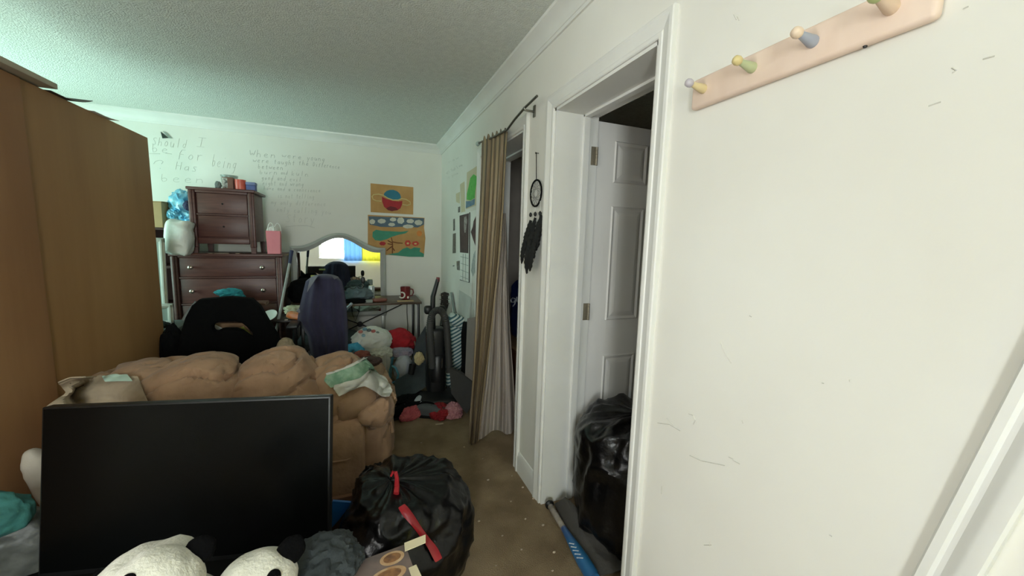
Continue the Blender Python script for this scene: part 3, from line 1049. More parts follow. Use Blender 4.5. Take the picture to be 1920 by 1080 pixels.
# pencil handwriting, a stroke alphabet: x 0..1, y 0..1 (descenders below 0)
GL = {
    'W': [[(0, 1), (.25, 0), (.5, .8), (.75, 0), (1, 1)]], 'w': [[(0, .6), (.2, 0), (.45, .5), (.7, 0), (.95, .6)]],
    'h': [[(.1, 1.1), (.1, 0)], [(.1, .4), (.4, .6), (.7, .4), (.7, 0)]], 'e': [[(.1, .3), (.75, .35), (.6, .6), (.2, .55), (.1, .2), (.4, 0), (.8, .1)]],
    'n': [[(.1, .6), (.1, 0)], [(.1, .4), (.45, .6), (.75, .4), (.75, 0)]], 'r': [[(.15, .6), (.2, 0)], [(.2, .4), (.45, .6), (.75, .55)]],
    'y': [[(.1, .6), (.4, .1)], [(.8, .6), (.3, -.45)]], 'o': [[(.45, .6), (.1, .35), (.3, 0), (.7, .1), (.75, .45), (.45, .6)]],
    'u': [[(.1, .6), (.15, .1), (.45, 0), (.7, .2), (.75, .6), (.75, 0)]], 'g': [[(.75, .55), (.3, .6), (.1, .3), (.4, .05), (.72, .3)], [(.75, .6), (.7, -.35), (.2, -.35)]],
    't': [[(.4, 1), (.4, .1), (.65, 0)], [(.1, .65), (.75, .65)]], 'a': [[(.7, .55), (.3, .6), (.1, .25), (.4, 0), (.7, .3)], [(.72, .6), (.78, 0)]],
    'T': [[(.5, 1), (.5, 0)], [(0, 1), (1, 1)]], 'D': [[(.1, 1), (.1, 0), (.6, .1), (.85, .5), (.6, .9), (.1, 1)]],
    'i': [[(.4, .6), (.45, 0)], [(.4, .85), (.42, .9)]], 'f': [[(.75, .95), (.45, 1), (.4, 0)], [(.1, .6), (.7, .6)]], 'c': [[(.75, .5), (.35, .6), (.1, .3), (.35, 0), (.75, .1)]],
    'b': [[(.1, 1.1), (.12, 0), (.6, .05), (.75, .4), (.4, .6), (.12, .4)]], '.': [[(.4, .02), (.5, .05)]], 'I': [[(.5, 1), (.5, 0)], [(.05, 1), (.95, 1)], [(.05, 0), (.95, 0)]],
    'S': [[(.85, .9), (.4, 1), (.1, .75), (.8, .35), (.6, 0), (.05, .1)]], 'l': [[(.4, 1.1), (.4, 0)]], 'd': [[(.7, 1.1), (.72, 0), (.3, .02), (.1, .3), (.4, .6), (.7, .4)]],
    'F': [[(.1, 0), (.1, 1), (.8, 1)], [(.1, .55), (.65, .55)]], 'H': [[(.1, 1), (.1, 0)], [(.8, 1), (.8, 0)], [(.1, .5), (.8, .5)]], 's': [[(.7, .55), (.3, .6), (.2, .4), (.65, .2), (.5, 0), (.1, .05)]],
    'v': [[(.1, .6), (.4, 0), (.75, .6)]], 'k': [[(.1, 1.1), (.1, 0)], [(.7, .6), (.12, .25), (.7, 0)]], 'm': [[(.05, .6), (.08, 0)], [(.08, .45), (.3, .6), (.45, .4), (.46, 0)], [(.46, .45), (.7, .6), (.88, .4), (.9, 0)]],
    '?': [[(.0, .6), (.2, 1), (.9, .95), (.7, .6)], [(.6, .1), (.64, .14)]], '-': [[(0, .05), (1, .05)]], 'p': [[(.1, .6), (.1, -.4)], [(.1, .45), (.5, .6), (.75, .3), (.4, 0), (.1, .15)]], ' ': [],
}


def write(bm, text, p0, p1, hpx, at, width, jit=.05):
    """letters along the line from pixel p0 to p1, hpx tall"""
    n = len(text)
    rnd = random.Random(text)
    dx, dy = (p1[0] - p0[0]) / n, (p1[1] - p0[1]) / n
    L_ = math.hypot(dx, dy)
    nrm = (dy / L_, -dx / L_)
    for i, ch in enumerate(text):
        j = rnd.uniform(-jit, jit) * hpx
        s = rnd.uniform(.9, 1.12)
        for st in GL.get(ch, []):
            pts = []
            for (x, y) in st:
                q = (p0[0] + dx * (i + x * .78), p0[1] + dy * (i + x * .78))
                pts.append((q[0] + nrm[0] * (y * hpx * s + j) + .10 * y * hpx, q[1] + nrm[1] * (y * hpx * s + j)))
            # soften the corners
            fine = [pts[0]]
            for a, c in zip(pts, pts[1:]):
                fine += [(a[0] * .67 + c[0] * .33, a[1] * .67 + c[1] * .33), (a[0] * .33 + c[0] * .67, a[1] * .33 + c[1] * .67)]
            fine.append(pts[-1])
            tube(bm, [at(*q) for q in fine], width * .72, 4)


ab = lambda px, py: PY(px, py, YB - .0002)
PENCIL = mat('pencil_marks', (192, 193, 187), .8, var=.1, scale=30)
PENCIL2 = mat('faint_pencil_marks', (209, 208, 202), .8, var=.1, scale=30)
b = B()
write(b, 'When', (467, 293), (520, 296), 11, ab, .0028)
write(b, 'were', (528, 295), (568, 299), 8, ab, .0028)
write(b, 'young', (575, 300), (610, 303), 9, ab, .0028)
write(b, 'were', (474, 304), (506, 306), 8, ab, .0026)
write(b, 'taught', (513, 307), (554, 310), 8, ab, .0026)
write(b, 'the', (559, 309), (580, 311), 8, ab, .0026)
write(b, 'Difference', (586, 312), (638, 317), 8, ab, .0026)
write(b, 'between', (483, 316), (532, 319), 8, ab, .0026)
write(b, '....', (538, 318), (562, 320), 6, ab, .0026)
struct('handwriting', b, PENCIL, wall_back)
b = B()
write(b, 'burn', (486, 326), (522, 328), 8, ab, .0024)
write(b, 'and', (526, 327), (540, 328), 7, ab, .0024)
write(b, 'kuln', (546, 329), (580, 331), 8, ab, .0024)
write(b, 'good and evil', (490, 337), (566, 341), 8, ab, .0024)
write(b, 'right and wrong', (492, 347), (570, 350), 8, ab, .0024)
write(b, 'have and a conscience', (494, 356), (602, 361), 7, ab, .0024)
struct('handwriting', b, mat('soft_pencil_marks', (201, 201, 195), .8, var=.1, scale=30), wall_back)
b = B()
write(b, 'Should', (284, 272), (352, 279), 15, ab, .0026)
write(b, 'I', (368, 274), (388, 276), 18, ab, .0030)
write(b, 'be', (283, 285), (320, 288), 13, ab, .0024)
write(b, 'For', (334, 298), (384, 302), 17, ab, .0030)
write(b, 'being', (396, 312), (444, 318), 19, ab, .0026)
write(b, '?', (287, 318), (314, 318), 16, ab, .0026)
write(b, 'Has', (328, 318), (374, 323), 14, ab, .0026)
write(b, 'been', (300, 340), (388, 344), 14, ab, .0024)
write(b, 'my only difference', (508, 383), (612, 387), 8, ab, .0022)
write(b, 'is not telling', (520, 371), (590, 373), 8, ab, .0022)
write(b, 'only calling you', (518, 397), (622, 402), 9, ab, .0022)
write(b, 'Story', (536, 416), (592, 418), 15, ab, .0024)
tube(b, [ab(535, 425), ab(556, 423), ab(575, 423), ab(590, 427)], .0024, 4)
tube(b, [ab(280, 288), ab(300, 288.5)], .0026, 4)
tube(b, [ab(310, 287), ab(322, 289)], .0026, 4)
struct('handwriting', b, PENCIL2, wall_back)
aw = lambda px, py: PX(px, py, XW - .0008)
b = B()
write(b, 'all that I was', (838, 327), (868, 310), 5, aw, .0022)
write(b, 'is gone', (838, 336), (860, 326), 5, aw, .0022)
write(b, 'now', (842, 306), (862, 296), 4, aw, .0022)
struct('handwriting', b, PENCIL2, wall_right)

# scuffs and pencil nicks on the near stretch of wall
b = B()
SC = [[(1351, 642), (1358, 660), (1371, 681)], [(1293, 854), (1315, 864), (1359, 873)], [(1291, 776), (1300, 779), (1304, 788), (1300, 796)], [(1233, 793), (1255, 796), (1275, 808)], [(1250, 784), (1262, 798)],
      [(1376, 27), (1381, 37)], [(1383, 31), (1386, 38)], [(1785, 127), (1793, 132), (1786, 137)], [(1843, 111), (1865, 105)], [(1741, 199), (1764, 191)], [(1806, 17), (1816, 12)], [(1366, 857), (1375, 861)], [(1374, 863), (1387, 870)],
      [(1320, 1022), (1334, 1022)], [(1330, 1016), (1331, 1024)], [(1241, 912), (1240, 926)], [(1391, 788), (1393, 794)], [(1555, 1003), (1560, 1006)], [(1331, 1022), (1331, 1023)], [(1405, 592), (1409, 594)], [(1541, 718), (1545, 719)], [(1593, 712), (1594, 716)], [(986, 648), (984, 668)]]
for s in SC:
    tube(b, [PX(x, y, XW - .0003) for x, y in s], .0013, 4)
struct('scuff_marks', b, mat('scuff', (203, 201, 193), .85, var=.1, scale=60), wall_right)

# ================================================================ PAPERS ON THE WALL WITH THE DOORS
def pin(name, label, cat, pts, m, off=.003):
    P = [PX(px, py, XW - off) for px, py in pts]
    return tag(obj(name, prism(B(), P, (.0015, 0, 0)), m, smooth=False), label, cat)


def pinpart(name, pts, m, parent, off=.0045):
    return obj(name, prism(B(), [PX(px, py, XW - off) for px, py in pts], (.001, 0, 0)), m, parent, smooth=False)


CREAM = mat('cream_paper', (206, 196, 166), .85, var=.08)
c5 = crop(820, 280, 3.86)
o = pin('crayon_drawing', 'drawing of a bright green shape above blue on cream paper', 'drawing', c5([(214, 168), (302, 110), (300, 398), (206, 432)]), CREAM)
pinpart('green_shape', c5([(238, 208), (262, 180), (284, 196), (282, 250), (274, 300), (270, 352), (240, 370), (212, 364), (214, 320), (226, 270)]), mat('green_crayon', (104, 190, 92), .8, (84, 168, 76), scale=30), o)
pinpart('blue_base', c5([(206, 376), (240, 374), (272, 356), (268, 400), (206, 426)]), mat('blue_crayon', (92, 122, 150), .8, (120, 146, 160), scale=30), o, .0050)
o = pin('tan_note', 'narrow tan note half under the green drawing', 'note', c5([(164, 254), (196, 232), (200, 450), (172, 458)]), CREAM, .0015)
o = pin('sticker', 'small cream scrap with a lace pattern above the tiny photo', 'paper scrap', c5([(134, 322), (162, 308), (160, 392), (136, 380)]), CREAM)
PH = mat('dark_photo_print', (64, 60, 60), .4, (110, 112, 106), scale=40)
pin('snapshot', 'tiny dark photo tucked beside the tan note', 'photo', c5([(150, 418), (163, 414), (163, 454), (150, 458)]), PH)
pin('snapshot', 'narrow dark photo hung highest in the column nearest the corner', 'photo', c5([(114, 506), (126, 502), (126, 586), (114, 590)]), PH)
pin('snapshot', 'tall grey photo below the narrow dark one nearest the corner', 'photo', c5([(112, 612), (132, 606), (132, 750), (110, 752)]), PH)
pin('snapshot', 'small grey photo beside the calendar grid', 'photo', c5([(138, 810), (162, 806), (162, 876), (142, 872)]), PH)
pin('snapshot', 'tiniest black snapshot low in the column nearest the corner', 'photo', c5([(112, 840), (122, 838), (122, 846), (112, 848)]), PH)
o = pin('wall_calendar', 'wall calendar with a dark portrait picture over its date grid', 'calendar', c5([(158, 476), (234, 456), (230, 964), (164, 944)]), WPAPER, .006)
pinpart('picture', c5([(160, 480), (228, 462), (224, 752), (164, 746)]), mat('dark_picture', (78, 62, 66), .5, (62, 48, 52), scale=18), o, .0075)
pinpart('pale_figure', c5([(194, 490), (210, 484), (216, 520), (210, 560), (206, 600), (198, 604), (192, 560)]), mat('pale_print', (176, 170, 166), .6, (120, 110, 110), scale=40), o, .0085)
b = B()
for l in ([(168, 776), (224, 790)], [(168, 824), (224, 842)], [(168, 872), (224, 894)], [(168, 918), (224, 940)], [(186, 756), (184, 944)], [(204, 756), (204, 950)]):
    tube(b, [PX(*q, XW - .0078) for q in c5(l)], .0016, 4)
obj('date_grid', b, mat('print_grey', (120, 128, 124), .8), o)
b = B()
tube(b, [PX(*q, XW - .0065) for q in c5([(234, 456), (230, 964), (164, 944)])], .004, 5)
obj('dark_edge', b, BLACK, o)
o = pin('art_print', 'white print with a dark ragged figure, half behind the curtain', 'print', c5([(236, 452), (330, 420), (330, 980), (232, 966)]), WPAPER, .0015)
pinpart('dark_figure', c5([(276, 490), (284, 476), (292, 520), (300, 600), (296, 660), (276, 700), (258, 650), (242, 598), (256, 560), (262, 520)]), mat('maroon_ink', (92, 66, 68), .7, (70, 48, 52), scale=30), o, .0030)
pinpart('grey_wash', c5([(262, 760), (280, 720), (296, 700), (298, 780), (286, 860), (256, 920), (244, 880), (250, 820)]), mat('grey_wash', (150, 158, 158), .8, (186, 192, 190), scale=40), o, .0030)

# ================================================================ PEG RAIL, DREAM CATCHER, TRIM
t = thing('peg_rail', 'pale pink wooden peg rail mounted high on the wall', 'coat rack', (XW - .01, .62, 1.78))
PINKW = mat('pale_pink_wood', (226, 204, 188), .5, (220, 196, 179), scale=5, stretch=(1, 3, 1))
obj('board', bx((XW - .022, .372, 1.783), (XW, .868, 1.862), .009, 3), PINKW, t)
PEG = [(.826, (214, 196, 150), (182, 176, 184)), (.687, (186, 194, 152), (214, 196, 140)), (.557, (160, 166, 180), (226, 204, 180)), (.432, (222, 196, 172), (180, 192, 130))]
for i, (y, cb, ct) in enumerate(PEG):
    M_ = Matrix.Translation((XW - .020, y, 1.826)) @ Matrix.Rotation(R(-82), 4, 'Y')
    p = obj('peg', lathe(B(), [(.0115, 0), (.0120, .006), (.0075, .036), (.0068, .044)], M_, 18), mat('peg_paint_%d' % i, cb, .45), t)
    obj('peg_tip', lathe(B(), [(.006, .043), (.0095, .047), (.0108, .053), (.0095, .060), (.005, .064), (0, .065)], M_, 18), mat('tip_paint_%d' % i, ct, .45), p)
obj('screw', lathe(B(), [(.004, 0), (.003, .003), (0, .004)], Matrix.Translation((XW - .012, .47, 1.7835)) @ Matrix.Rotation(R(180), 4, 'X'), 8), BLACKM, t)

t = thing('dream_catcher', 'black dream catcher with feathers hanging between the two doorways', 'dream catcher', (XW - .01, 1.90, 1.28))
dxp, dyc, dzc, dr = XW - .014, 1.892, 1.664, .068
obj('nail', lathe(B(), [(.002, -.004), (.002, .016), (.005, .017), (.005, .019), (0, .02)], Matrix.Translation((XW, 1.904, 1.872)) @ Matrix.Rotation(R(-90), 4, 'Y'), 8), BLACKM, t)
obj('cord', tube(B(), [(dxp, 1.914, 1.874), (dxp, 1.904, 1.874), (dxp, 1.897, 1.80), (dxp, dyc, dzc + dr)], .0022, 6), BLACKC, t)
b = B()
tube(b, [(dxp, dyc + dr * math.cos(a), dzc + dr * math.sin(a)) for a in [2 * math.pi * k / 32 for k in range(32)]], .0048, 8, closed=True)
obj('hoop', b, BLACKC, t)
b = B()
rr, n = dr, 12
prev = [(dyc + rr * math.cos(2 * math.pi * k / n), dzc + rr * math.sin(2 * math.pi * k / n)) for k in range(n)]
for lvl in range(5):
    rr *= .78
    cur = [(dyc + rr * math.cos(2 * math.pi * (k + .5 * (lvl + 1)) / n), dzc + rr * math.sin(2 * math.pi * (k + .5 * (lvl + 1)) / n)) for k in range(n)]
    for k in range(n):
        tube(b, [(dxp, *prev[k]), (dxp, *cur[k])], .0011, 4)
        tube(b, [(dxp, *prev[(k + 1) % n]), (dxp, *cur[k])], .0011, 4)
    prev = cur
obj('web', b, mat('grey_thread', (128, 128, 126), .8), t)
for s in (-.055, 0, .055):
    z0 = dzc - math.sqrt(dr * dr - s * s)
    obj('string', tube(B(), [(dxp, dyc + s, z0), (dxp, dyc + s * 1.1, 1.555)], .0016, 5), mat('white_thread', (206, 206, 200), .8), t)
    b = lathe(B(), [(.004, -.012), (.008, -.004), (.008, .004), (.003, .012)], Matrix.Translation((dxp, dyc + s * 1.1, 1.555)), 10)
    obj('bead', b, BLACK, t)
rnd = random.Random(3)
FEA = mat('black_feather', (15, 15, 16), .75, var=.4, scale=60)
for k in range(14):
    y0 = dyc + (-.055, 0, .06)[k % 3] + rnd.uniform(-.01, .01)
    z0 = 1.552 - .0125 * k
    ln, w = rnd.uniform(.11, .15), rnd.uniform(.026, .038)
    tilt = rnd.uniform(-.15, .25) + (y0 - dyc) * 2.0
    xo = XW - .008 - .003 * k

    def fe(u, v, y0=y0, z0=z0, ln=ln, w=w, tilt=tilt, xo=xo, k=k):
        wd_ = w * math.sin(math.pi * min(1, v * .93 + .07)) ** .6 * (1 + .18 * math.sin(v * 34 + k))
        yy_ = (u - .5) * 2 * wd_
        return Vector((xo - .006 * (1 - (2 * u - 1) ** 2) - .008 * math.sin(v * 2.5), y0 + yy_ + tilt * ln * v, z0 - ln * v - abs(u - .5) * .01))
    obj('feather', surf(B(), fe, 8, 18, .0012), FEA, t)

# loose length of moulded trim leaning on the wall beside the camera
p0, p1 = Vector((XW - .0225, .4515, 0)), Vector((XW - .0225, .4515 - .178 * 2.2, 2.2))
dirv = (p1 - p0).normalized()
side = dirv.cross(Vector((-1, 0, 0))).normalized()
if side.y > 0:
    side = -side
prof2 = [(0, 0), (0, .010), (.004, .016), (.016, .016), (.021, .011), (.028, .012), (.040, .020), (.046, .022), (.062, .022), (.066, .018), (.066, 0)]
b = B()
prism(b, [p0 + side * s * .95 + Vector((.0225 - .0 - d, 0, 0)) for s, d in prof2], dirv * 2.15)
tag(obj('trim_board', b, TRIM, angle=20), 'white moulded trim board leaning up the near wall below the peg rail', 'trim board')

# ================================================================ CURTAIN
t = thing('curtain_rod', 'thin bowed metal curtain rod over the far doorway', 'curtain rod', (XW - .06, 2.3, 2.08))
ROD = [PX(898, 268, XW - .055), PX(925, 257, XW - .06), PX(951, 243, XW - .062), PX(965, 224, XW - .062), PX(984, 202, XW - .06), PX(1007, 180, XW - .055)]
obj('rod', tube(B(), ROD, .0065, 10), mat('pewter', (110, 108, 100), .35, metal=.8), t)
obj('finial', lathe(B(), [(.006, 0), (.016, .01), (.011, .022), (.017, .034), (.008, .05), (0, .052)], Matrix.Translation(ROD[0]) @ Matrix.Rotation(R(-90), 4, 'X'), 12), mat('glassy_finial', (170, 186, 180), .25), t)
b = B()
e = ROD[4]
box(b, (XW - .008, e.y - .012, e.z - .04), (XW - .001, e.y + .012, e.z + .02), .002)
tube(b, [(XW - .004, e.y, e.z - .012), (e.x, e.y, e.z - .012), (e.x - .004, e.y, e.z + .004)], .006, 8)
obj('bracket', b, mat('pewter', (110, 108, 100)), t)
STRIPE = stripes('striped_curtain_fabric', [(0, (118, 101, 80)), (.22, (152, 136, 108)), (.42, (92, 77, 60)), (.55, (134, 118, 93)), (.8, (80, 67, 53)), (.9, (148, 131, 103))], 'U', .5, .55, soft=.03)
LINING = mat('grey_satin_lining', (178, 168, 158), .45, (160, 149, 140), scale=5, stretch=(6, 6, .5), bump=.15, bscale=20)
t = thing('curtain', 'gold and brown striped curtain with grey lining pulled aside in the far doorway', 'curtain', (.8, 2.48, .02))
SR = [(262, 903, 952), (290, 903, 950), (400, 898, 944), (500, 893, 936), (600, 890, 925), (700, 886, 912), (760, 882, 905), (830, 878, 897)]
LR = [(400, 941, 948), (450, 938, 950), (500, 930, 951), (560, 922, 953), (620, 916, 956), (700, 908, 962), (760, 900, 966), (815, 893, 968)]


def row(tab, py):
    for (a, l0, r0), (c, l1, r1) in zip(tab, tab[1:]):
        if py <= c:
            k = (py - a) / (c - a)
            return l0 + (l1 - l0) * k, r0 + (r1 - r0) * k
    return tab[-1][1:]


def cur(u, v):
    py = 262 + (830 - 262) * v
    l, r_ = row(SR, py)
    px = l + (r_ - l) * u
    yt = 2.72 - .45 * u
    yb = 2.42 + .03 * u
    k = min(1, v * 1.0) ** .7
    y = yt + (yb - yt) * k
    f = math.sin(u * 22 + v * 1.2) * .5 + .5 * math.sin(u * 37 + 1 + v)
    amp = .018 + .012 * v
    if v < .06:
        amp *= .7
        py += 5 * math.sin(u * 40) * (1 - v / .06)
    p = PY(px, py - (1 - v) ** 2 * 20 * u, y)
    p.y += f * amp * .8
    p.x += f * amp * .5
    if v > .9:
        p.z = max(p.z, .006 + .02 * (1 - v))
    return p


def lining(u, v):
    py = 400 + (818 - 400) * v
    l, r_ = row(LR, py)
    px = l + (r_ - l) * u
    py += v * v * 14 * math.sin(u * 7.5 + 1.2) * .5 - 10 * v * u
    y = 2.44 + .05 * u + .02 * math.sin(u * 19 + v * 2) * (.4 + v) + .012 * math.sin(u * 41) * v
    p = PY(px, py, y)
    if v > .9:
        p.z = max(p.z, .012)
    return p


obj('striped_panel', surf(B(), cur, 60, 70, .003), STRIPE, t)
obj('lining', surf(B(), lining, 50, 60, .002), LINING, t, label='grey satin lining')

# ---- seen past the curtain: a cabinet and a blue bag of pet food
HW_ = mat('dim_brown_wood', (110, 68, 46), .6, scale=4, stretch=(1, 1, 6))
t = thing('hall_cabinet', 'low brown cabinet inside the far doorway', 'cabinet', (1.5, 3.3, 0))
obj('body', bx((1.28, 3.0, .02), (1.72, 3.72, .44), .004), HW_, t)
obj('top', bx((1.26, 2.98, .44), (1.74, 3.74, .47), .005), mat('tan_top', (150, 122, 92), .6), t)
for k in range(2):
    d = obj('cabinet_door', bx((1.268, 3.02 + k * .35, .05), (1.282, 3.34 + k * .35, .42), .003), HW_, t)
    obj('knob', lathe(B(), [(.006, 0), (.006, .012), (.013, .02), (0, .028)], Matrix.Translation((1.268, 3.32 + k * .05, .30)) @ Matrix.Rotation(R(-90), 4, 'Y'), 12), NICKEL, d)
BLUEB = mat('blue_bag_film', (28, 48, 112), .3, (18, 34, 84), scale=9, bump=.3, bscale=18)
t = thing('pet_food_bag', 'dark blue printed pet food bag standing on the low cabinet', 'bag', (1.45, 3.25, .47))


def pfb(d, p):
    k = max(0, (abs(p.z) / .30 - .75) / .25)
    return Vector((-p.x * .75 * k, .0, 0)) + d * .012 * ridge(p, 9, 3)


obj('bag', sell(B(), (1.44, 3.26, .755), (.10, .19, .285), (.45, .3), nu=48, nv=36, fn=pfb), BLUEB, t)
b = B()
fx = lambda px, py: PX(px, py, 1.322)
c9 = crop(920, 480, 3.86)
for st in ([(178, 310), (160, 302), (146, 316), (150, 334), (168, 334), (180, 318), (176, 345), (162, 362)], [(190, 296), (190, 330), (200, 332)], [(207, 310), (207, 332)], [(207, 296), (207, 299)], [(216, 310), (222, 330), (229, 310)], [(238, 320), (252, 318), (246, 308), (236, 318), (242, 331), (253, 328)], [(268, 310), (258, 314), (268, 322), (258, 331)]):
    pts = c9(st)
    tube(b, [fx(*q) for q in pts], .006, 6)
obj('lettering', b, mat('white_print', (206, 212, 220), .6), t, label='white lettering')
b = B()
for k in range(10):
    z = .98 - .055 * k
    tube(b, [(1.336, 3.12 + .03 * (k % 3), z), (1.336, 3.18 + .025 * (k % 4), z)], .0035, 5)
obj('small_print', b, mat('faded_print', (90, 104, 150), .6), t)

# ================================================================ ON AND AROUND THE DRESSERS
CARD = mat('cardboard', (178, 148, 108), .85, (166, 136, 98), scale=5)
t = thing('cardboard_box', 'tan cardboard box showing between the wardrobe and the blue plastic bag', 'box', (-1.62, 4.18, 1.16))
rb = Matrix.Translation((-1.63, 4.20, 0)) @ Matrix.Rotation(R(-14), 4, 'Z')
b = box(B(), (-.16, -.14, 1.44), (.155, .14, 1.645), .003, 2, rb)
obj('body', b, CARD, t)
obj('flap', box(B(), (-.155, -.14, 1.646), (.16, .005, 1.652), .001, 1, rb), CARD, t)
obj('flap', box(B(), (-.155, .009, 1.646), (.16, .14, 1.652), .001, 1, rb), CARD, t)
t = thing('bookcase', 'dark reddish bookcase carrying the cardboard box, mostly behind the wardrobe', 'bookcase', (-1.66, 4.25, 0))
b = B()
for z in (.04, .40, .76, 1.10, 1.42):
    box(b, (-1.86, 4.06, z), (-1.475, 4.44, z + .02))
box(b, (-1.88, 4.06, 0), (-1.86, 4.44, 1.44))
box(b, (-1.475, 4.06, 0), (-1.457, 4.44, 1.44))
box(b, (-1.88, 4.43, 0), (-1.457, 4.44, 1.44))
obj('shelves', b, mat('dark_red_wood', (62, 30, 26), .5), t, smooth=False)

BLUEP = mat('blue_plastic', (70, 160, 206), .25, (150, 214, 232), scale=14, bump=.4, bscale=30, coat=.3)
cb = Vector((-1.395, 4.12, 1.60))
b = B()
for k, (ox_, oz_, rx, rz) in enumerate(((0, .04, .088, .11), (.035, -.075, .075, .075), (-.045, -.05, .06, .06))):
    crumple(b, cb + Vector((ox_, -.01 * k, oz_)), (rx, .09, rz), 30 + k, .42, 9, None, 4)
tag(obj('plastic_bag', b, BLUEP), 'crinkled bright blue plastic bag perched beside the nightstand', 'bag')
b = crumple(B(), (-1.335, 4.02, 1.625), (.03, .03, .04), 3, .3, 6)
tag(obj('bundle', b, mat('dark_navy_cloth', (34, 38, 72), .8)), 'small dark navy bundle tucked into the blue plastic bag', 'bundle')


def wb(d, p):
    return d * (.012 * ridge(p, 10, 8) + .006 * nz(p, 26, 2)) + Vector((0, 0, -.02 * (p.x / .075) ** 2 if p.z < 0 else 0))


b = sell(B(), (-1.355, 3.88, 1.365), (.080, .085, .130), (.6, .45), Matrix.Rotation(R(6), 4, 'Y'), 40, 30, fn=wb)
tag(obj('stuffed_bag', b, mat('white_plastic_film', (224, 228, 222), .5, bump=.25, bscale=30)), 'plump white plastic bag standing on the dresser corner', 'bag')

LITF = mat('white_frame_paint', (226, 228, 224), .4)


def picture_frame(name, label, x0, x1, z0, z1, y, w, lean, m, fill):
    t = thing('picture_frame', label, 'picture frame', ((x0 + x1) / 2, y, z0))
    sh = Matrix.Translation((0, y, z0)) @ Matrix.Rotation(R(-lean), 4, 'X') @ Matrix.Translation((0, 0, -z0))
    b = B()
    for lo, hi in (((x0, z0), (x0 + w, z1)), ((x1 - w, z0), (x1, z1)), ((x0, z0), (x1, z0 + w)), ((x0, z1 - w), (x1, z1))):
        box(b, (lo[0], 0, lo[1]), (hi[0], .022, hi[1]), .004, 2, sh)
        box(b, (lo[0] + w * .3, -.006, lo[1] + w * .3 if hi[1] - lo[1] > w * 1.1 else lo[1] + w * .35), (hi[0] - w * .3, .004, hi[1] - w * .3 if hi[1] - lo[1] > w * 1.1 else hi[1] - w * .35), .002, 1, sh)
    obj('frame', b, m, t)
    obj('picture', box(B(), (x0 + w * .8, .008, z0 + w * .8), (x1 - w * .8, .012, z1 - w * .8), 0, 1, sh), fill, t, smooth=False)
    return t


GREYPIC = mat('pale_print_glass', (176, 190, 188), .2)
picture_frame('tall_frame', 'tall white picture frame leaning between the wardrobe and the dresser', -1.62, -1.405, .72, 1.36, 3.70, .035, 3, LITF, GREYPIC)
picture_frame('small_frame', 'short white picture frame in front of the tall white one', -1.56, -1.345, .70, .865, 3.62, .035, 4, LITF, GREYPIC)
t = thing('trunk', 'grey lidded trunk under the white picture frames', 'trunk', (-1.5, 3.62, 0))
obj('body', bx((-1.60, 3.52, 0), (-1.30, 3.86, .62), .01), mat('grey_trunk', (104, 112, 108), .6), t)
obj('lid', bx((-1.61, 3.51, .625), (-1.29, 3.87, .695), .012), mat('grey_trunk', (104, 112, 108)), t)
b = crumple(B(), (-1.40, 3.56, .715), (.055, .03, .03), 5, .4, 8, .697)
tag(obj('sock', b, mat('dark_green_cloth', (38, 50, 48), .9)), 'dark crumpled sock on the grey trunk lid', 'sock')

# pink gift bag
t = thing('gift_bag', 'small pink paper gift bag with white handles on the dresser', 'gift bag', (-.725, 4.0, 1.236))
gx0, gx1, gy0, gy1, gz0, gz1 = -.775, -.668, 3.965, 4.03, 1.237, 1.44
PINKP = mat('pink_paper', (226, 140, 150), .6, (216, 126, 138), scale=6)
b = B()


def gbag(u, v):
    per = [(gx0, gy0), ((gx0 + gx1) / 2 - .012, gy0 - .002), (gx1, gy0), (gx1 - .004, (gy0 + gy1) / 2), (gx1, gy1), (gx0, gy1), (gx0 + .004, (gy0 + gy1) / 2)]
    i = int(round(u * 7)) % 7
    x, y = per[i]
    cxm, cym = (gx0 + gx1) / 2, (gy0 + gy1) / 2
    k = .92 + .10 * v
    return Vector((cxm + (x - cxm) * k, cym + (y - cym) * k, gz0 + (gz1 - gz0) * v))


surf(b, gbag, 7, 4, wrap_u=True)
bmesh.ops.holes_fill(b, edges=[e for e in b.edges if e.is_boundary and e.verts[0].co.z < gz0 + .001], sides=0)
obj('bag', b, PINKP, t, smooth=False)
for yy_, dx in ((gy0 + .004, -.012), (gy1 - .004, .03)):
    pts = [(gx0 + .025 + dx + .045 * (1 - math.cos(math.pi * k / 12)) / 2 * 1.15, yy_, gz1 - .02 + .088 * math.sin(math.pi * k / 12)) for k in range(13)]
    obj('handle', tube(B(), pts, .004, 8), mat('white_rope', (236, 236, 230), .8), t, label='white rope handle')
obj('tissue', crumple(B(), (-.735, 3.998, 1.435), (.035, .02, .038), 7, .5, 8), WPAPER, t, label='white tissue paper')

# bits along the top of the nightstand
NZ = 1.783
t = thing('photo_box', 'brown and white printed box on top of the nightstand', 'box', (-1.05, 4.08, NZ))
obj('body', bx((-1.090, 4.03, NZ), (-1.012, 4.10, NZ + .100), .002), mat('brown_print_box', (120, 84, 70), .6), t)
obj('label_panel', bx((-1.088, 4.0285, NZ + .010), (-1.052, 4.0305, NZ + .094), .0), mat('striped_label', (206, 206, 200), .6, (70, 70, 70), scale=40), t)
t = thing('clear_tub', 'clear plastic tub behind the printed box on the nightstand', 'tub', (-1.08, 4.17, NZ))
CLR = mat('clear_plastic', (150, 164, 158), .2, var=.1, alpha=.55)
obj('tub', lathe(B(), [(.055, 0), (.062, .12), (.064, .122), (.060, .124)], Matrix.Translation((-1.075, 4.18, NZ)), 24), CLR, t)
obj('lid', lathe(B(), [(.064, .122), (.066, .132), (0, .134)], Matrix.Translation((-1.075, 4.18, NZ)), 24), CLR, t)
b = crumple(B(), (-1.122, 4.04, NZ + .03), (.022, .02, .032), 8, .4, 7, NZ)
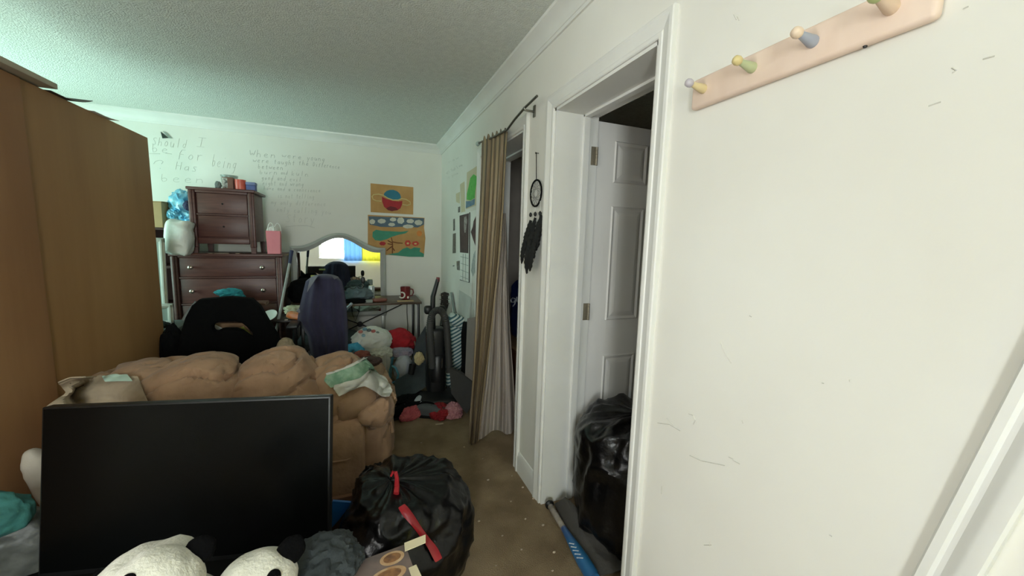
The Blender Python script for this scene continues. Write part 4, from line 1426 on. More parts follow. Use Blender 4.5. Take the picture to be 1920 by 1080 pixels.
tag(obj('hair_clip', b, mat('grey_trinket', (112, 122, 120), .5)), 'small grey trinket beside the printed box', 'trinket')
t = thing('candle_jar', 'coral pink candle jar on top of the nightstand', 'candle', (-.966, 4.06, NZ))
obj('jar', lathe(B(), [(.034, 0), (.040, .006), (.042, .05), (.041, .088), (.037, .088), (.036, .080), (0, .079)], Matrix.Translation((-.966, 4.06, NZ)), 28), mat('coral_wax', (222, 110, 92), .35, (200, 84, 70), scale=18), t)
obj('wick', tube(B(), [(-.966, 4.06, NZ + .078), (-.964, 4.06, NZ + .09)], .0015, 5), BLACKC, t)
t = thing('blue_box', 'small blue lidded box at the end of the nightstand top', 'box', (-.885, 4.06, NZ))
obj('body', bx((-.920, 4.03, NZ), (-.852, 4.10, NZ + .046), .003), mat('periwinkle_card', (92, 108, 164), .6, (78, 94, 150), scale=20), t)
obj('lid', bx((-.922, 4.028, NZ + .047), (-.850, 4.102, NZ + .072), .003), mat('pale_periwinkle', (120, 132, 176), .6), t)
for i, (px, lbl) in enumerate(((395, 'flat pale scrap lying under the nightstand'), (416, 'long pale ruler lying under the nightstand'), (446, 'tiny white chip lying under the nightstand'))):
    p = PY(px, 471, 3.96)
    tag(obj('paper_scrap', bx((p.x - (.05 if i == 1 else .015), 3.945, 1.2355), (p.x + (.05 if i == 1 else .015), 3.965, 1.2385), .0005), mat('scrap_cream', (186, 170, 150), .8)), lbl, 'scrap')

# crutch-like pole and the slim panel beside the mirror
t = thing('pole', 'pale grey pole with a dark grip leaning between the dresser and mirror', 'pole', (-.66, 4.1, 0))
pa, pb, pc = PY(529, 566, 3.72), PY(543, 494, 3.86), PY(547, 470, 3.90)
pbase = pa + (pa - pb) * (pa.z / (pb.z - pa.z))
obj('shaft', tube(B(), [(pbase.x, pbase.y, .01), pb], .011, 10), mat('pale_grey_metal', (150, 154, 150), .4), t)
obj('grip', tube(B(), [pb, pc], [.013, .016], 10), mat('navy_grip', (40, 48, 78), .6), t)
t = thing('black_bag', 'black bag with a lime tab on the desk before the mirror corner', 'bag', (-.52, 4.2, dz))
p = PY(568, 552, 4.18)
obj('bag', crumple(B(), (p.x, 4.18, dz + .10), (.125, .10, .125), 90, .22, 4, dz + .001, 5), BLACKC, t)
q = PY(590, 518, 4.08)
obj('tab', box(B(), (q.x - .035, 4.08, q.z - .008), (q.x + .03, 4.09, q.z + .010), .003), mat('lime_plastic', (188, 198, 110), .5), t, label='lime green tab')

# ================================================================ ON THE DESK
t = thing('mug', 'dark red mug with a white curl and dot on the desk end', 'mug', (.43, 4.2, dz))
mc = Vector((.432, 4.17, dz + .001))
obj('cup', lathe(B(), [(.040, 0), (.046, .006), (.049, .06), (.052, .130), (.049, .130), (.045, .02), (0, .015)], Matrix.Translation(mc), 28), mat('dark_red_glaze', (116, 34, 34), .3, (98, 26, 28), scale=9), t)
obj('handle', tube(B(), [mc + Vector((.048, .01, .105)), mc + Vector((.078, .012, .10)), mc + Vector((.084, .012, .065)), mc + Vector((.072, .01, .035)), mc + Vector((.047, .01, .03))], .007, 8), mat('dark_red_glaze', (116, 34, 34)), t)
a0 = [(-.035 + .028 * math.cos(R(a)), .048 + .030 * math.sin(R(a))) for a in range(-150, 130, 20)]
obj('white_curl', tube(B(), [mc + Vector((x - .005, -.052 + abs(x) * .25, z)) for x, z in a0], .008, 6), mat('white_glaze', (222, 218, 206), .3), t, label='white curled figure')
obj('white_dot', sell(B(), mc + Vector((.022, -.043, .022)), (.011, .006, .014), (.9, .9), nu=14, nv=8), mat('white_glaze', (222, 218, 206)), t)
b = bx((.335, 3.99, dz), (.50, 4.085, dz + .003), .001)
tag(obj('kraft_card', b, mat('tan_card', (176, 148, 112), .8)), 'tan card lying before the dark red mug', 'card')
t = thing('drink_can', 'silver drink can on the desk in front of the mirror', 'can', (.092, 4.16, dz))
obj('can', lathe(B(), [(.024, 0), (.030, .006), (.032, .012), (.032, .135), (.026, .148), (.026, .150)], Matrix.Translation((.092, 4.16, dz + .001)), 28), mat('can_silver', (196, 200, 200), .32, (170, 176, 178), metal=.6, scale=18), t)
obj('lid', lathe(B(), [(.0255, .149), (.023, .145), (0, .145)], Matrix.Translation((.092, 4.16, dz + .001)), 28), NICKEL, t)
b = sell(B(), (.165, 4.04, dz + .020), (.075, .048, .019), (.6, .7), Matrix.Rotation(R(12), 4, 'Z'), 30, 16)
tag(obj('wallet', b, mat('brown_leather', (122, 72, 58), .5, bump=.2)), 'brown leather wallet on the desk beside the can', 'wallet')
b = bx((.02, 3.985, dz + .001), (.10, 4.035, dz + .028), .004)
tag(obj('small_box', b, mat('grey_card_box', (140, 146, 140), .6)), 'little grey box on the desk edge before the wallet', 'box')
b = crumple(B(), (-.03, 4.14, dz + .055), (.14, .10, .085), 12, .4, 7, dz + .001)
tag(obj('grey_shirt', b, mat('slate_cloth', (88, 102, 106), .9, bump=.3, bscale=50)), 'slate grey shirt bunched on the desk under the mirror', 'shirt')
b = crumple(B(), (-.06, 4.0, dz + .022), (.10, .04, .026), 14, .3, 7, dz + .001)
tag(obj('glove', b, BLACKC), 'black glove lying along the desk edge beside the towel', 'glove')
t = thing('sunglasses', 'black framed glasses propped on the bunched grey shirt', 'glasses', (-.04, 4.05, dz + .11))
gp = Vector((-.045, 4.06, dz + .155))
for s in (-1, 1):
    obj('rim', tube(B(), [gp + Vector((s * .034 + .027 * math.cos(2 * math.pi * k / 16), 0, .021 * math.sin(2 * math.pi * k / 16))) for k in range(16)], .003, 6, closed=True), BLACK, t)
    obj('temple', tube(B(), [gp + Vector((s * .061, 0, .008)), gp + Vector((s * .064, .07, .006)), gp + Vector((s * .062, .11, -.02))], .0028, 6), BLACK, t)
obj('bridge', tube(B(), [gp + Vector((-.008, 0, .006)), gp + Vector((.008, 0, .006))], .003, 6), BLACK, t)
t = thing('hairbrush', 'dark hairbrush standing out of the grey shirt', 'hairbrush', (-.0, 4.1, dz + .1))
obj('handle', tube(B(), [(.000, 4.10, dz + .07), (.012, 4.09, dz + .19)], [.009, .007], 8), mat('grey_bristle', (96, 98, 96), .6), t)
obj('head', sell(B(), (.014, 4.088, dz + .215), (.020, .010, .035), (.8, .8), nu=18, nv=12), BLACK, t)

b = tube(B(), [(.485, 4.52, .74), (.483, 4.515, .55), (.490, 4.50, .40), (.478, 4.49, .25), (.50, 4.47, .08), (.47, 4.40, .01)], .004, 6)
tag(obj('power_cord', b, BLACK), 'black cord dangling behind the desk under the mug', 'cord')
b = tube(B(), [(-.02, 4.44, .73), (-.03, 4.44, .60), (-.07, 4.43, .50), (-.10, 4.43, .58), (-.11, 4.44, .73)], .0035, 6)
tag(obj('charger_cord', b, BLACK), 'looped black charger cord hanging under the desk beside the towel', 'cord')

# ---- little black table by the towel chair, with its clutter
t = thing('side_table', 'small black side table between the gaming chair and the towel chair', 'table', (-.63, 3.75, 0))
sz = .705
obj('tabletop', bx((-.775, 3.58, sz - .018), (-.45, 3.94 - .03, sz), .004), mat('black_brown_board', (42, 34, 28), .45), t)
for x in (-.755, -.47):
    for y in (3.60, 3.89):
        obj('leg', bx((x - .012, y - .012, 0), (x + .012, y + .012, sz - .018), .002), BLACKM, t)
t = thing('computer_tower', 'black box shaped computer standing on the floor below the side table', 'computer', (-.60, 3.75, 0))
obj('case', bx((-.70, 3.63, 0), (-.52, 3.88, .44), .008), BLACK, t)
obj('front_panel', bx((-.69, 3.624, .02), (-.53, 3.632, .43), .003), mat('charcoal_plastic', (34, 36, 38), .4), t)
b = crumple(B(), (-.60, 3.74, .452), (.05, .04, .016), 15, .4, 8, .441)
tag(obj('wrapper', b, mat('foil_white', (196, 200, 198), .4)), 'white crumpled wrapper on the black computer case', 'wrapper')
t = thing('snack_bag', 'orange and silver snack packet on the side table beside the towel', 'snack packet', (-.52, 3.62, sz))
obj('packet', sell(B(), (-.525, 3.61, sz + .032), (.062, .035, .028), (.6, .8), Matrix.Rotation(R(14), 4, 'Y'), 30, 16, fn=lambda d, p: d * .007 * ridge(p, 22, 3)), mat('orange_film', (224, 126, 62), .35, (206, 150, 110), scale=22), t)
obj('silver_end', sell(B(), (-.470, 3.605, sz + .018), (.016, .030, .012), (.6, .8), Matrix.Rotation(R(16), 4, 'Y'), 20, 12), mat('foil_white', (196, 200, 198)), t)
b = crumple(B(), (-.56, 3.80, sz + .045), (.075, .06, .042), 16, .5, 8, sz + .001)
tag(obj('crumpled_bag', b, mat('cream_film', (190, 190, 164), .6, (150, 152, 120), scale=30, bump=.3, bscale=40)), 'cream crumpled paper bag behind the orange packet', 'bag')
t = thing('paper_plate', 'white paper plate tilted at the side table edge', 'plate', (-.72, 3.62, sz))
obj('plate', lathe(B(), [(.0, 0), (.042, .002), (.058, .012), (.064, .013), (.064, .015), (.056, .015), (.04, .005), (0, .004)], Matrix.Translation((-.715, 3.64, sz + .028)) @ Matrix.Rotation(R(34), 4, 'X') @ Matrix.Rotation(R(-14), 4, 'Y'), 28), WPAPER, t)
b = bx((-.60, 3.588, sz), (-.575, 3.606, sz + .006), .002)
tag(obj('eraser', b, mat('eraser_white', (196, 186, 170), .7)), 'tiny pale eraser on the front edge of the side table', 'eraser')

# things seen over and through the gaming chair
def tq(u, v):
    p = PY(412 + 46 * u, 541 + 20 * v + 9 * u * v, 3.50)
    return p


b = crumple(B(), PY(430, 549, 3.50), (.085, .05, .032), 17, .45, 7)
crumple(b, PY(443, 556, 3.48), (.05, .05, .03), 18, .4, 7)
tag(obj('beanie', b, mat('teal_knit', (38, 140, 148), .9, (26, 110, 120), scale=30, bump=.4, bscale=120)), 'teal knitted cloth heaped on the low table behind the gaming chair', 'cloth')
t = thing('low_table', 'brown low table behind the gaming chair holding the teal cloth', 'table', (-.9, 3.6, 0))
lz = PY(430, 563, 3.5).z - .018
obj('tabletop', bx((-1.12, 3.46, lz - .025), (-.70, 3.575, lz), .004), mat('mid_brown_board', (108, 78, 62), .5), t)
for x in (-1.09, -.80):
    for y in (3.485, 3.55):
        obj('leg', bx((x - .012, y - .012, 0), (x + .012, y + .012, lz - .025), .002), mat('mid_brown_board', (108, 78, 62)), t)
pm = PY(434, 620, 3.40)
b = B()
prism(b, [PY(400, 606, 3.42), PY(460, 606, 3.42), PY(478, 640, 3.42), PY(398, 640, 3.42)], (0, .003, 0))
tag(obj('kraft_envelope', b, mat('kraft_brown', (142, 108, 80), .8)), 'kraft brown envelope glimpsed through the gaming chair opening', 'envelope')
b = B()
prism(b, [PY(392, 611, 3.385), PY(402, 608, 3.385), PY(424, 619, 3.385), PY(400, 640, 3.385), PY(392, 640, 3.385)], (0, .003, 0))
tag(obj('white_card', b, WPAPER), 'white card corner glimpsed through the gaming chair opening', 'card')
b = B()
prism(b, [PY(440, 620, 3.395), PY(456, 612, 3.395), PY(482, 640, 3.395), PY(470, 650, 3.395), PY(438, 640, 3.395)], (0, .003, 0))
tag(obj('yellow_folder', b, mat('lime_card', (190, 190, 92), .7)), 'lime yellow folder glimpsed through the gaming chair opening', 'folder')

# ================================================================ THE CORNER BY THE CURTAIN
# upright vacuum cleaner, hose looped down its side
t = thing('vacuum_cleaner', 'upright black vacuum cleaner with a grey hose standing by the curtain', 'vacuum cleaner', (.59, 3.25, 0))
vy = 3.20
V = lambda px, py, y=vy: PY(px, py, y)
obj('handle', tube(B(), [V(821, 524), V(816, 542), V(812, 556), V(811, 585), V(812, 620)], [.017, .019, .021, .022, .024], 12), BLACK, t)
obj('handle_tip', tube(B(), [V(821.5, 520), V(820.5, 527)], [.014, .018], 12), mat('dull_red', (120, 52, 56), .5), t, label='dull red handle end')
obj('cord_hook', sell(B(), V(803, 581), (.034, .035, .036), (.6, .6), nu=20, nv=14), BLACK, t)
obj('cord_hook', sell(B(), V(829, 579), (.024, .03, .03), (.6, .6), nu=20, nv=14), BLACK, t)
hp = [V(811, 690, 3.15), V(808, 650, 3.13), V(806, 620, 3.12), V(808, 596, 3.12), V(815, 584, 3.12), V(824, 582, 3.12), V(832, 590, 3.12), V(837, 610, 3.13), V(840, 650, 3.14), V(843, 700, 3.15)]
cr = []
for i in range(len(hp) - 1):
    p_1, p_2, p_3, p_4 = hp[max(i - 1, 0)], hp[i], hp[i + 1], hp[min(i + 2, len(hp) - 1)]
    for k in range(12):
        u = k / 12
        cr.append(.5 * ((2 * p_2) + (p_3 - p_1) * u + (2 * p_1 - 5 * p_2 + 4 * p_3 - p_4) * u * u + (3 * p_2 - p_1 - 3 * p_3 + p_4) * u ** 3))
obj('hose', tube(B(), cr, [.027 + .0035 * (i % 2) for i in range(len(cr))], 12), mat('hose_grey', (58, 58, 56), .6), t, label='dark grey ribbed hose')
cl = V(820, 700, 3.22)
obj('body', sell(B(), (cl.x - .01, 3.24, .36), (.082, .085, .30), (.6, .3), nu=36, nv=30), BLACK, t)
obj('dust_cup', lathe(B(), [(.07, 0), (.072, .02), (.072, .22), (.06, .235)], Matrix.Translation((cl.x - .005, 3.20, .20)), 28), mat('smoked_plastic', (20, 20, 22), .4), t)
obj('cleaner_head', sell(B(), (cl.x - .02, 3.12, .055), (.15, .13, .055), (.3, .5), nu=36, nv=18), BLACK, t)
obj('trim_strip', tube(B(), [V(829, 672, 3.125), V(828.5, 690, 3.125)], .004, 6), NICKEL, t)
for s in (-1, 1):
    obj('wheel', lathe(B(), [(.01, -.014), (.05, -.012), (.05, .012), (.01, .014)], Matrix.Translation((cl.x - .02 + s * .125, 3.27, .05)) @ Matrix.Rotation(R(90), 4, 'Y'), 20), BLACK, t)

# acoustic guitar, headstock showing
t = thing('guitar', 'guitar leaning in the room corner behind the vacuum, headstock showing', 'guitar', (.78, 3.9, 0))
gyy = 3.95
G = lambda px, py, y=gyy: PY(px, py, y)
GW = mat('dark_guitar_wood', (40, 32, 28), .35)
b = B()
prism(b, [G(827, 550), G(834, 547.5), G(842, 550), G(840, 558), G(841, 572), G(838.5, 580), G(829, 580), G(826, 572), G(827.5, 560)], (0, .018, 0))
obj('headstock', b, GW, t)
for i in range(3):
    for s, px in ((-1, 829.5), (1, 838.5)):
        p = G(px, 553.5 + 8 * i, gyy - .004)
        b = B()
        lathe(b, [(.004, 0), (.0045, .01), (.003, .012)], Matrix.Translation(p) @ Matrix.Rotation(R(90), 4, 'X'), 8)
        tube(b, [p + Vector((s * .008, .012, 0)), p + Vector((s * .026, .012, 0))], [.003, .006], 6)
        obj('tuning_peg', b, NICKEL, t)
nk0, nk1 = G(834, 578, gyy + .006), Vector((.765, 3.86, .52))
obj('neck', tube(B(), [nk0, nk1], [.024, .028], 10), GW, t)


def gbody(d, p):
    w = 1 - .30 * math.exp(-((p.z - .07) / .09) ** 2) - .16 * (1 if p.z > .07 else 0) * min(1, (p.z - .07) / .1)
    return Vector((p.x * (w - 1), 0, 0))


b = sell(B(), (.75, 3.82, .27), (.16, .05, .24), (.9, .95), Matrix.Rotation(R(-8), 4, 'X'), 44, 34, fn=gbody)
obj('body', b, mat('amber_spruce', (120, 78, 44), .3), t)

# poster boards leaning on the wall, striped cushion, garment bag
WB = mat('white_board', (206, 210, 204), .6)
t = thing('poster_board', 'large white poster board leaning on the wall behind the striped cushion', 'board', (.84, 3.3, 0))
b = B()
prism(b, [(XW - .03, 3.60, .02), (XW - .03, 2.99, .02), (XW - .012, 2.99, .78), (XW - .008, 3.14, .915), (XW - .008, 3.60, .925)], (.004, 0, .0))
obj('sheet', b, WB, t, smooth=False)
b = B()
prism(b, [PX(844, 548, XW - .02), PX(847, 548, XW - .02), PX(853, 586, XW - .02), PX(851, 590, XW - .02)], (.003, 0, 0))
tag(obj('card_strip', b, mat('grey_strip', (150, 158, 152), .7)), 'narrow grey strip standing against the wall beside the guitar', 'strip')
TEALST = stripes('teal_white_stripes', [(0, (196, 206, 200)), (.58, (58, 96, 104))], 'Z', .030, .9, rot=(0, R(28), 0), soft=.08)
TEALST2 = stripes('teal_white_stripes_turned', [(0, (196, 206, 200)), (.58, (58, 96, 104))], 'Z', .030, .9, rot=(0, R(32), 0), soft=.08)
t = thing('body_pillow', 'long teal and white striped cushion standing on end by the vacuum', 'cushion', (.80, 3.46, 0))
b = sell(B(), (.795, 3.46, .33), (.062, .085, .325), (.5, .35), Matrix.Rotation(R(3), 4, 'Y'), 36, 40, fn=lambda d, p: d * .007 * ridge(p, 9, 2))
obj('body', b, TEALST, t)
b = sell(B(), (.815, 3.42, .665), (.082, .075, .052), (.5, .6), Matrix.Rotation(R(26), 4, 'Y'), 36, 24, fn=lambda d, p: d * .006 * ridge(p, 12, 5))
obj('folded_end', b, TEALST2, t)
b = sell(B(), (.850, 3.20, .35), (.024, .10, .335), (.4, .3), nu=30, nv=24, fn=lambda d, p: d * .008 * ridge(p, 8, 4))
tag(obj('garment_bag', b, BLACKC), 'black garment bag wedged between the striped cushion and grey board', 'garment bag')
b = B()
prism(b, [PX(876, 597, XW - .075), PX(892, 594, XW - .075), PX(893, 720, XW - .115), PX(872, 704, XW - .115)], (.010, .004, 0))
tag(obj('grey_board', b, mat('pinkish_grey_board', (152, 142, 138), .8)), 'pinkish grey foam board standing beside the curtain edge', 'board')

# collapsed fabric storage bins round the vacuum
def slab(name, label, cat, quad, off, m):
    b = B()
    prism(b, quad, off)
    bmesh.ops.recalc_face_normals(b, faces=b.faces)
    bmesh.ops.subdivide_edges(b, edges=b.edges[:], cuts=5, use_grid_fill=True)
    for v in b.verts:
        v.co += Vector((nz(v.co, 6, 1), nz(v.co, 6, 2), nz(v.co, 6, 3))) * .006
    return tag(obj(name, b, m), label, cat)


slab('fabric_bin', 'dark grey fabric bin panel leaning out beside the laundry basket', 'storage bin', [PY(739, 716, 3.40), PY(796, 686, 3.42), PY(797, 726, 3.26), PY(764, 747, 3.18), PY(744, 745, 3.22)], (.02, .03, .01), DGREY)
slab('fabric_bin', 'dark grey fabric bin panel slanting between the vacuum and the curtain', 'storage bin', [PY(842, 692, 3.08), PY(862, 700, 3.05), PY(884, 716, 3.00), PY(884, 760, 2.84), PY(875, 776, 2.82), PY(846, 738, 3.0)], (.02, .025, .008), mat('charcoal_fabric', (56, 54, 52), .9))
slab('cloth_bag', 'flat grey cloth bag standing behind the vacuum beside the basket', 'bag', [PY(780, 640, 3.52), PY(797, 612, 3.5), PY(800, 690, 3.46), PY(768, 700, 3.46)], (.01, .03, 0), DGREY)

# laundry basket and its pile
t = thing('laundry_basket', 'light blue plastic laundry basket piled with clothes under the desk', 'laundry basket', (.10, 3.72, 0))
BASKM = mat('light_blue_plastic', (104, 178, 204), .4)
bc = Vector((.075, 3.74, 0))


def bask(u, v):
    a = 2 * math.pi * u
    k = .82 + .18 * v
    return bc + Vector((.20 * k * math.copysign(abs(math.cos(a)) ** .6, math.cos(a)), .17 * k * math.copysign(abs(math.sin(a)) ** .6, math.sin(a)), .004 + .29 * v))


b = B()
surf(b, bask, 40, 10, wrap_u=True)
dele = [f for f in b.faces if .06 < f.calc_center_median().z < .25 and (int(round(math.atan2(f.calc_center_median().y - bc.y, f.calc_center_median().x - bc.x) * 40 / (2 * math.pi) - .5)) % 2 == 0)]
bmesh.ops.delete(b, geom=dele, context='FACES')
bmesh.ops.holes_fill(b, edges=[e for e in b.edges if e.is_boundary and max(v.co.z for v in e.verts) < .01], sides=0)
bmesh.ops.solidify(b, geom=b.faces[:], thickness=.004)
obj('tub', b, BASKM, t)
b = B()
tube(b, [bask(k / 40, 1.0) + Vector((0, 0, .004)) for k in range(40)], .009, 8, closed=True)
obj('rim', b, BASKM, t)
hx = [PY(735, 686, 3.56), PY(742, 690, 3.54), PY(747, 702, 3.53), PY(744, 714, 3.54), PY(736, 718, 3.56)]
obj('handle', tube(B(), hx, .010, 8), BASKM, t)

PRINT = mat('white_printed_cotton', (214, 216, 208), .9, (206, 208, 200), scale=8, bump=.3, bscale=40)


def heap(name, label, cat, px, py, y, r, seed, m, amp=.3, freq=7, rot=None, zmin=None):
    b = crumple(B(), PY(px, py, y), r, seed, amp, freq, zmin, 5, rot)
    return tag(obj(name, b, m), label, cat)


o = heap('comforter', 'white printed comforter bundled on top of the laundry basket', 'bedding', 697, 638, 3.66, (.165, .14, .115), 40, PRINT, .22, 6)
rnd = random.Random(8)
for i, (px, py, c) in enumerate(((676, 622, (190, 120, 110)), (684, 617, (120, 160, 176)), (692, 619, (110, 120, 118)), (700, 621, (186, 110, 104)), (707, 624, (120, 134, 130)), (715, 628, (120, 116, 120)), (682, 629, (150, 186, 200)))):
    p = PY(px, py, 3.58)
    b = sell(B(), (p.x, p.y, p.z), (.020, .02, .014), (.9, .9), nu=12, nv=8)
    obj('print_motif', b, mat('print_ink_%d' % i, c, .9), o)
heap('fleece_blanket', 'cream fleece rolled below the white printed comforter', 'blanket', 712, 662, 3.58, (.105, .09, .07), 42, mat('cream_fleece', (196, 196, 182), .95, bump=.4, bscale=90), .35, 8)
b = B()
sell(b, PY(718, 685, 3.52), (.055, .035, .115), (.6, .5), None, 30, 30, fn=lambda d, p: Vector((.012 * math.sin(p.x * 120 + p.z * 10), -.014 * math.sin(p.x * 95), 0)) + d * .008 * ridge(p, 14, 3))
tag(obj('white_shirt', b, mat('off_white_knit', (186, 184, 178), .9, (170, 168, 162), scale=14)), 'off white knit top hanging over the front of the blue basket', 'shirt')
heap('red_sweatshirt', 'bright red sweatshirt heaped under the desk by the basket', 'sweatshirt', 750, 640, 3.78, (.145, .12, .115), 44, mat('bright_red_cloth', (168, 22, 34), .9, (136, 14, 26), scale=9, bump=.25, bscale=50), .3, 5)
b = B()
fp = [PY(654, 660, 3.56), PY(658, 651, 3.55), PY(667, 650, 3.54), PY(676, 657, 3.53), PY(683, 670, 3.52), PY(689, 688, 3.52), PY(693, 700, 3.53)]
tube(b, fp, [.022, .035, .04, .036, .03, .025, .018], 12)
for v in b.verts:
    v.co += Vector((0, -1, .4)) * .006 * ridge(v.co, 22, 2)
tag(obj('blue_fleece', b, mat('sky_blue_fleece', (84, 176, 206), .95, (60, 150, 184), scale=30, bump=.4, bscale=120)), 'sky blue fleece cloth curling over the basket edge', 'cloth')
heap('white_tote', 'pale grey plastic sack slumped on the floor past the basket', 'bag', 756, 690, 3.60, (.085, .08, .125), 46, mat('pale_grey_sack', (176, 180, 186), .6, bump=.2), .18, 4)
heap('pastel_clothes', 'mauve and lilac clothes bundled above the grey sack', 'clothes', 752, 660, 3.66, (.10, .07, .05), 47, mat('mauve_cloth', (152, 138, 150), .9, (128, 130, 146), scale=16), .35, 7)
heap('plush_toy', 'small tan plush toy slumped on the grey bin', 'plush toy', 786, 672, 3.42, (.042, .035, .055), 48, mat('tan_plush', (182, 166, 124), .95, bump=.4, bscale=90), .35, 6)
t = thing('black_cup', 'black cup wedged under the tan plush toy', 'cup', (.42, 3.36, .16))
p = PY(772, 692, 3.38)
obj('cup', lathe(B(), [(.026, -.045), (.030, .04), (.027, .04), (.023, -.035), (0, -.038)], Matrix.Translation(p) @ Matrix.Rotation(R(10), 4, 'Y'), 20), BLACK, t)
b = tube(B(), [PY(777, 640, 3.6), PY(781, 655, 3.55), PY(784, 668, 3.5)], .007, 6)
tag(obj('wooden_stick', b, mat('stick_tan', (110, 84, 66), .7)), 'thin tan stick rising above the plush toy', 'stick')
b = bx((.47, 3.64, 0), (.66, 3.90, .37), .01)
tag(obj('black_case', b, BLACK), 'squat black case on the floor under the desk end', 'case')
heap('brown_blanket', 'dark brown rolled blanket behind the sofa corner', 'blanket', 690, 678, 2.62, (.085, .06, .030), 50, mat('cocoa_cloth', (74, 56, 52), .9), .3, 6)
heap('rust_cloth', 'rust red cloth tucked between the blanket and blue fleece', 'cloth', 678, 667, 2.80, (.055, .05, .035), 51, mat('rust_cloth', (128, 70, 58), .9), .3, 6)
heap('cream_pouch', 'cream patterned pouch poking up between the two chairs', 'pouch', 536, 655, 3.12, (.055, .05, .085), 52, mat('cream_print', (168, 152, 126), .9, (140, 124, 100), scale=40), .25, 4)

# shoes and clothes on the carpet
def shoe(label, x, y, rz, m, sole):
    t = thing('shoe', label, 'shoe', (x, y, 0), rz)
    b = B()

    def f(d, p):
        k = (p.x + .13) / .26
        return Vector((0, p.y * (-.18 * math.sin(k * 3.1 + 1.6)), -p.z * (.0 if k < .35 else (k - .35) * .75) if p.z > 0 else 0))
    sell(b, (0, 0, .052), (.13, .045, .050), (.7, .7), None, 32, 18, fn=f)
    obj('upper', b, m, t, local=True)
    obj('sole', sell(B(), (0, 0, .012), (.135, .047, .012), (.7, .3), None, 32, 8), sole, t, local=True)
    b = B()
    for k in range(4):
        tube(b, [(-.005 + .022 * k, -.026, .088 - .012 * k), (-.002 + .022 * k, 0, .098 - .014 * k), (.004 + .022 * k, .026, .088 - .012 * k)], .003, 5)
    obj('laces', b, sole, t, local=True)
    return t


shoe('black shoe lying nearest the sofa corner', .30, 3.02, R(200), BLACKC, BLACK)
shoe('black shoe with a white sole behind the pink garment', .43, 3.03, R(150), BLACKC, mat('white_rubber', (190, 192, 190), .6))
shoe('grey shoe in front of the vacuum head', .50, 2.94, R(-25), mat('grey_mesh', (82, 86, 88), .8), BLACK)
shoe('white shoe stood on the black ones beside the vacuum', .455, 3.16, R(60), mat('white_leather', (188, 192, 194), .5), mat('white_rubber', (190, 192, 190)))
b = crumple(B(), PZ(775, 748, .05), (.16, .10, .045), 55, .35, 6, .004, 5)
tag(obj('dark_clothes', b, BLACKC), 'black clothes spread among the shoes by the vacuum', 'clothes')


def floorcloth(name, label, cat, px, py, r, seed, m, rot=0, amp=.45):
    p = PZ(px, py, 0)
    b = crumple(B(), (p.x, p.y, r[2] * .5), r, seed, amp, 9, .003, 5, Matrix.Rotation(R(rot), 4, 'Z'))
    return tag(obj(name, b, m), label, cat)


floorcloth('pink_garment', 'coral pink garment crumpled on the carpet nearest the sofa', 'garment', 772, 783, (.10, .055, .055), 60, mat('coral_pink_cloth', (190, 96, 98), .9, (160, 70, 76), scale=20, bump=.3), 30)
floorcloth('coral_sock', 'coral strip of cloth between the pink garment and red shirt', 'garment', 799, 772, (.08, .03, .035), 61, mat('dusty_coral_cloth', (186, 112, 112), .9, bump=.3), 45)
floorcloth('red_shirt', 'deep red shirt dropped on the carpet before the vacuum', 'shirt', 823, 778, (.085, .11, .06), 62, mat('deep_red_cloth', (150, 26, 36), .9, (124, 18, 28), scale=14, bump=.3), 0, .3)
floorcloth('pink_shirt', 'pale pink patterned shirt crumpled beside the deep red shirt', 'shirt', 850, 776, (.075, .11, .055), 63, mat('pale_pink_cloth', (204, 146, 152), .9, (170, 112, 122), scale=36, bump=.3), -10, .4)
b = crumple(B(), PZ(828, 752, .03), (.09, .035, .03), 64, .4, 8, .003)
tag(obj('mauve_scarf', b, mat('mauve_print', (130, 84, 92), .9, (60, 40, 44), scale=40)), 'mauve speckled scarf tucked under the vacuum head', 'scarf')
p = PZ(824, 796, 0)
b = bx((p.x - .03, p.y - .008, .002), (p.x + .03, p.y + .008, .008), .001)
tag(obj('paper_strip', b, mat('beige_paper', (190, 170, 140), .8)), 'beige paper strip on the carpet under the deep red shirt', 'scrap')
p = PZ(829, 783, 0)
b = bx((p.x - .012, p.y - .006, .062), (p.x + .012, p.y + .006, .068), .002)
tag(obj('white_tag', b, WPAPER), 'small white tag on the deep red shirt', 'tag')

# crumbs of lint on the carpet
b = B()
rnd = random.Random(21)
for px, py in ((960, 892), (980, 914), (898, 977), (985, 973), (942, 1004), (1039, 1036), (1018, 985), (870, 838), (790, 830), (905, 860), (930, 1060), (958, 940), (1000, 935), (850, 880), (915, 900), (978, 1030), (1036, 1070)):
    p = PZ(px, py, .004)
    s = rnd.uniform(.003, .006)
    crumple(b, (p.x, p.y, s), (s * 1.4, s, s), int(px), .4, 4, None, 1)
tag(obj('carpet_lint', b, mat('lint', (188, 170, 150), .9)), 'pale crumbs of lint scattered on the brown carpet', 'lint', kind='stuff')

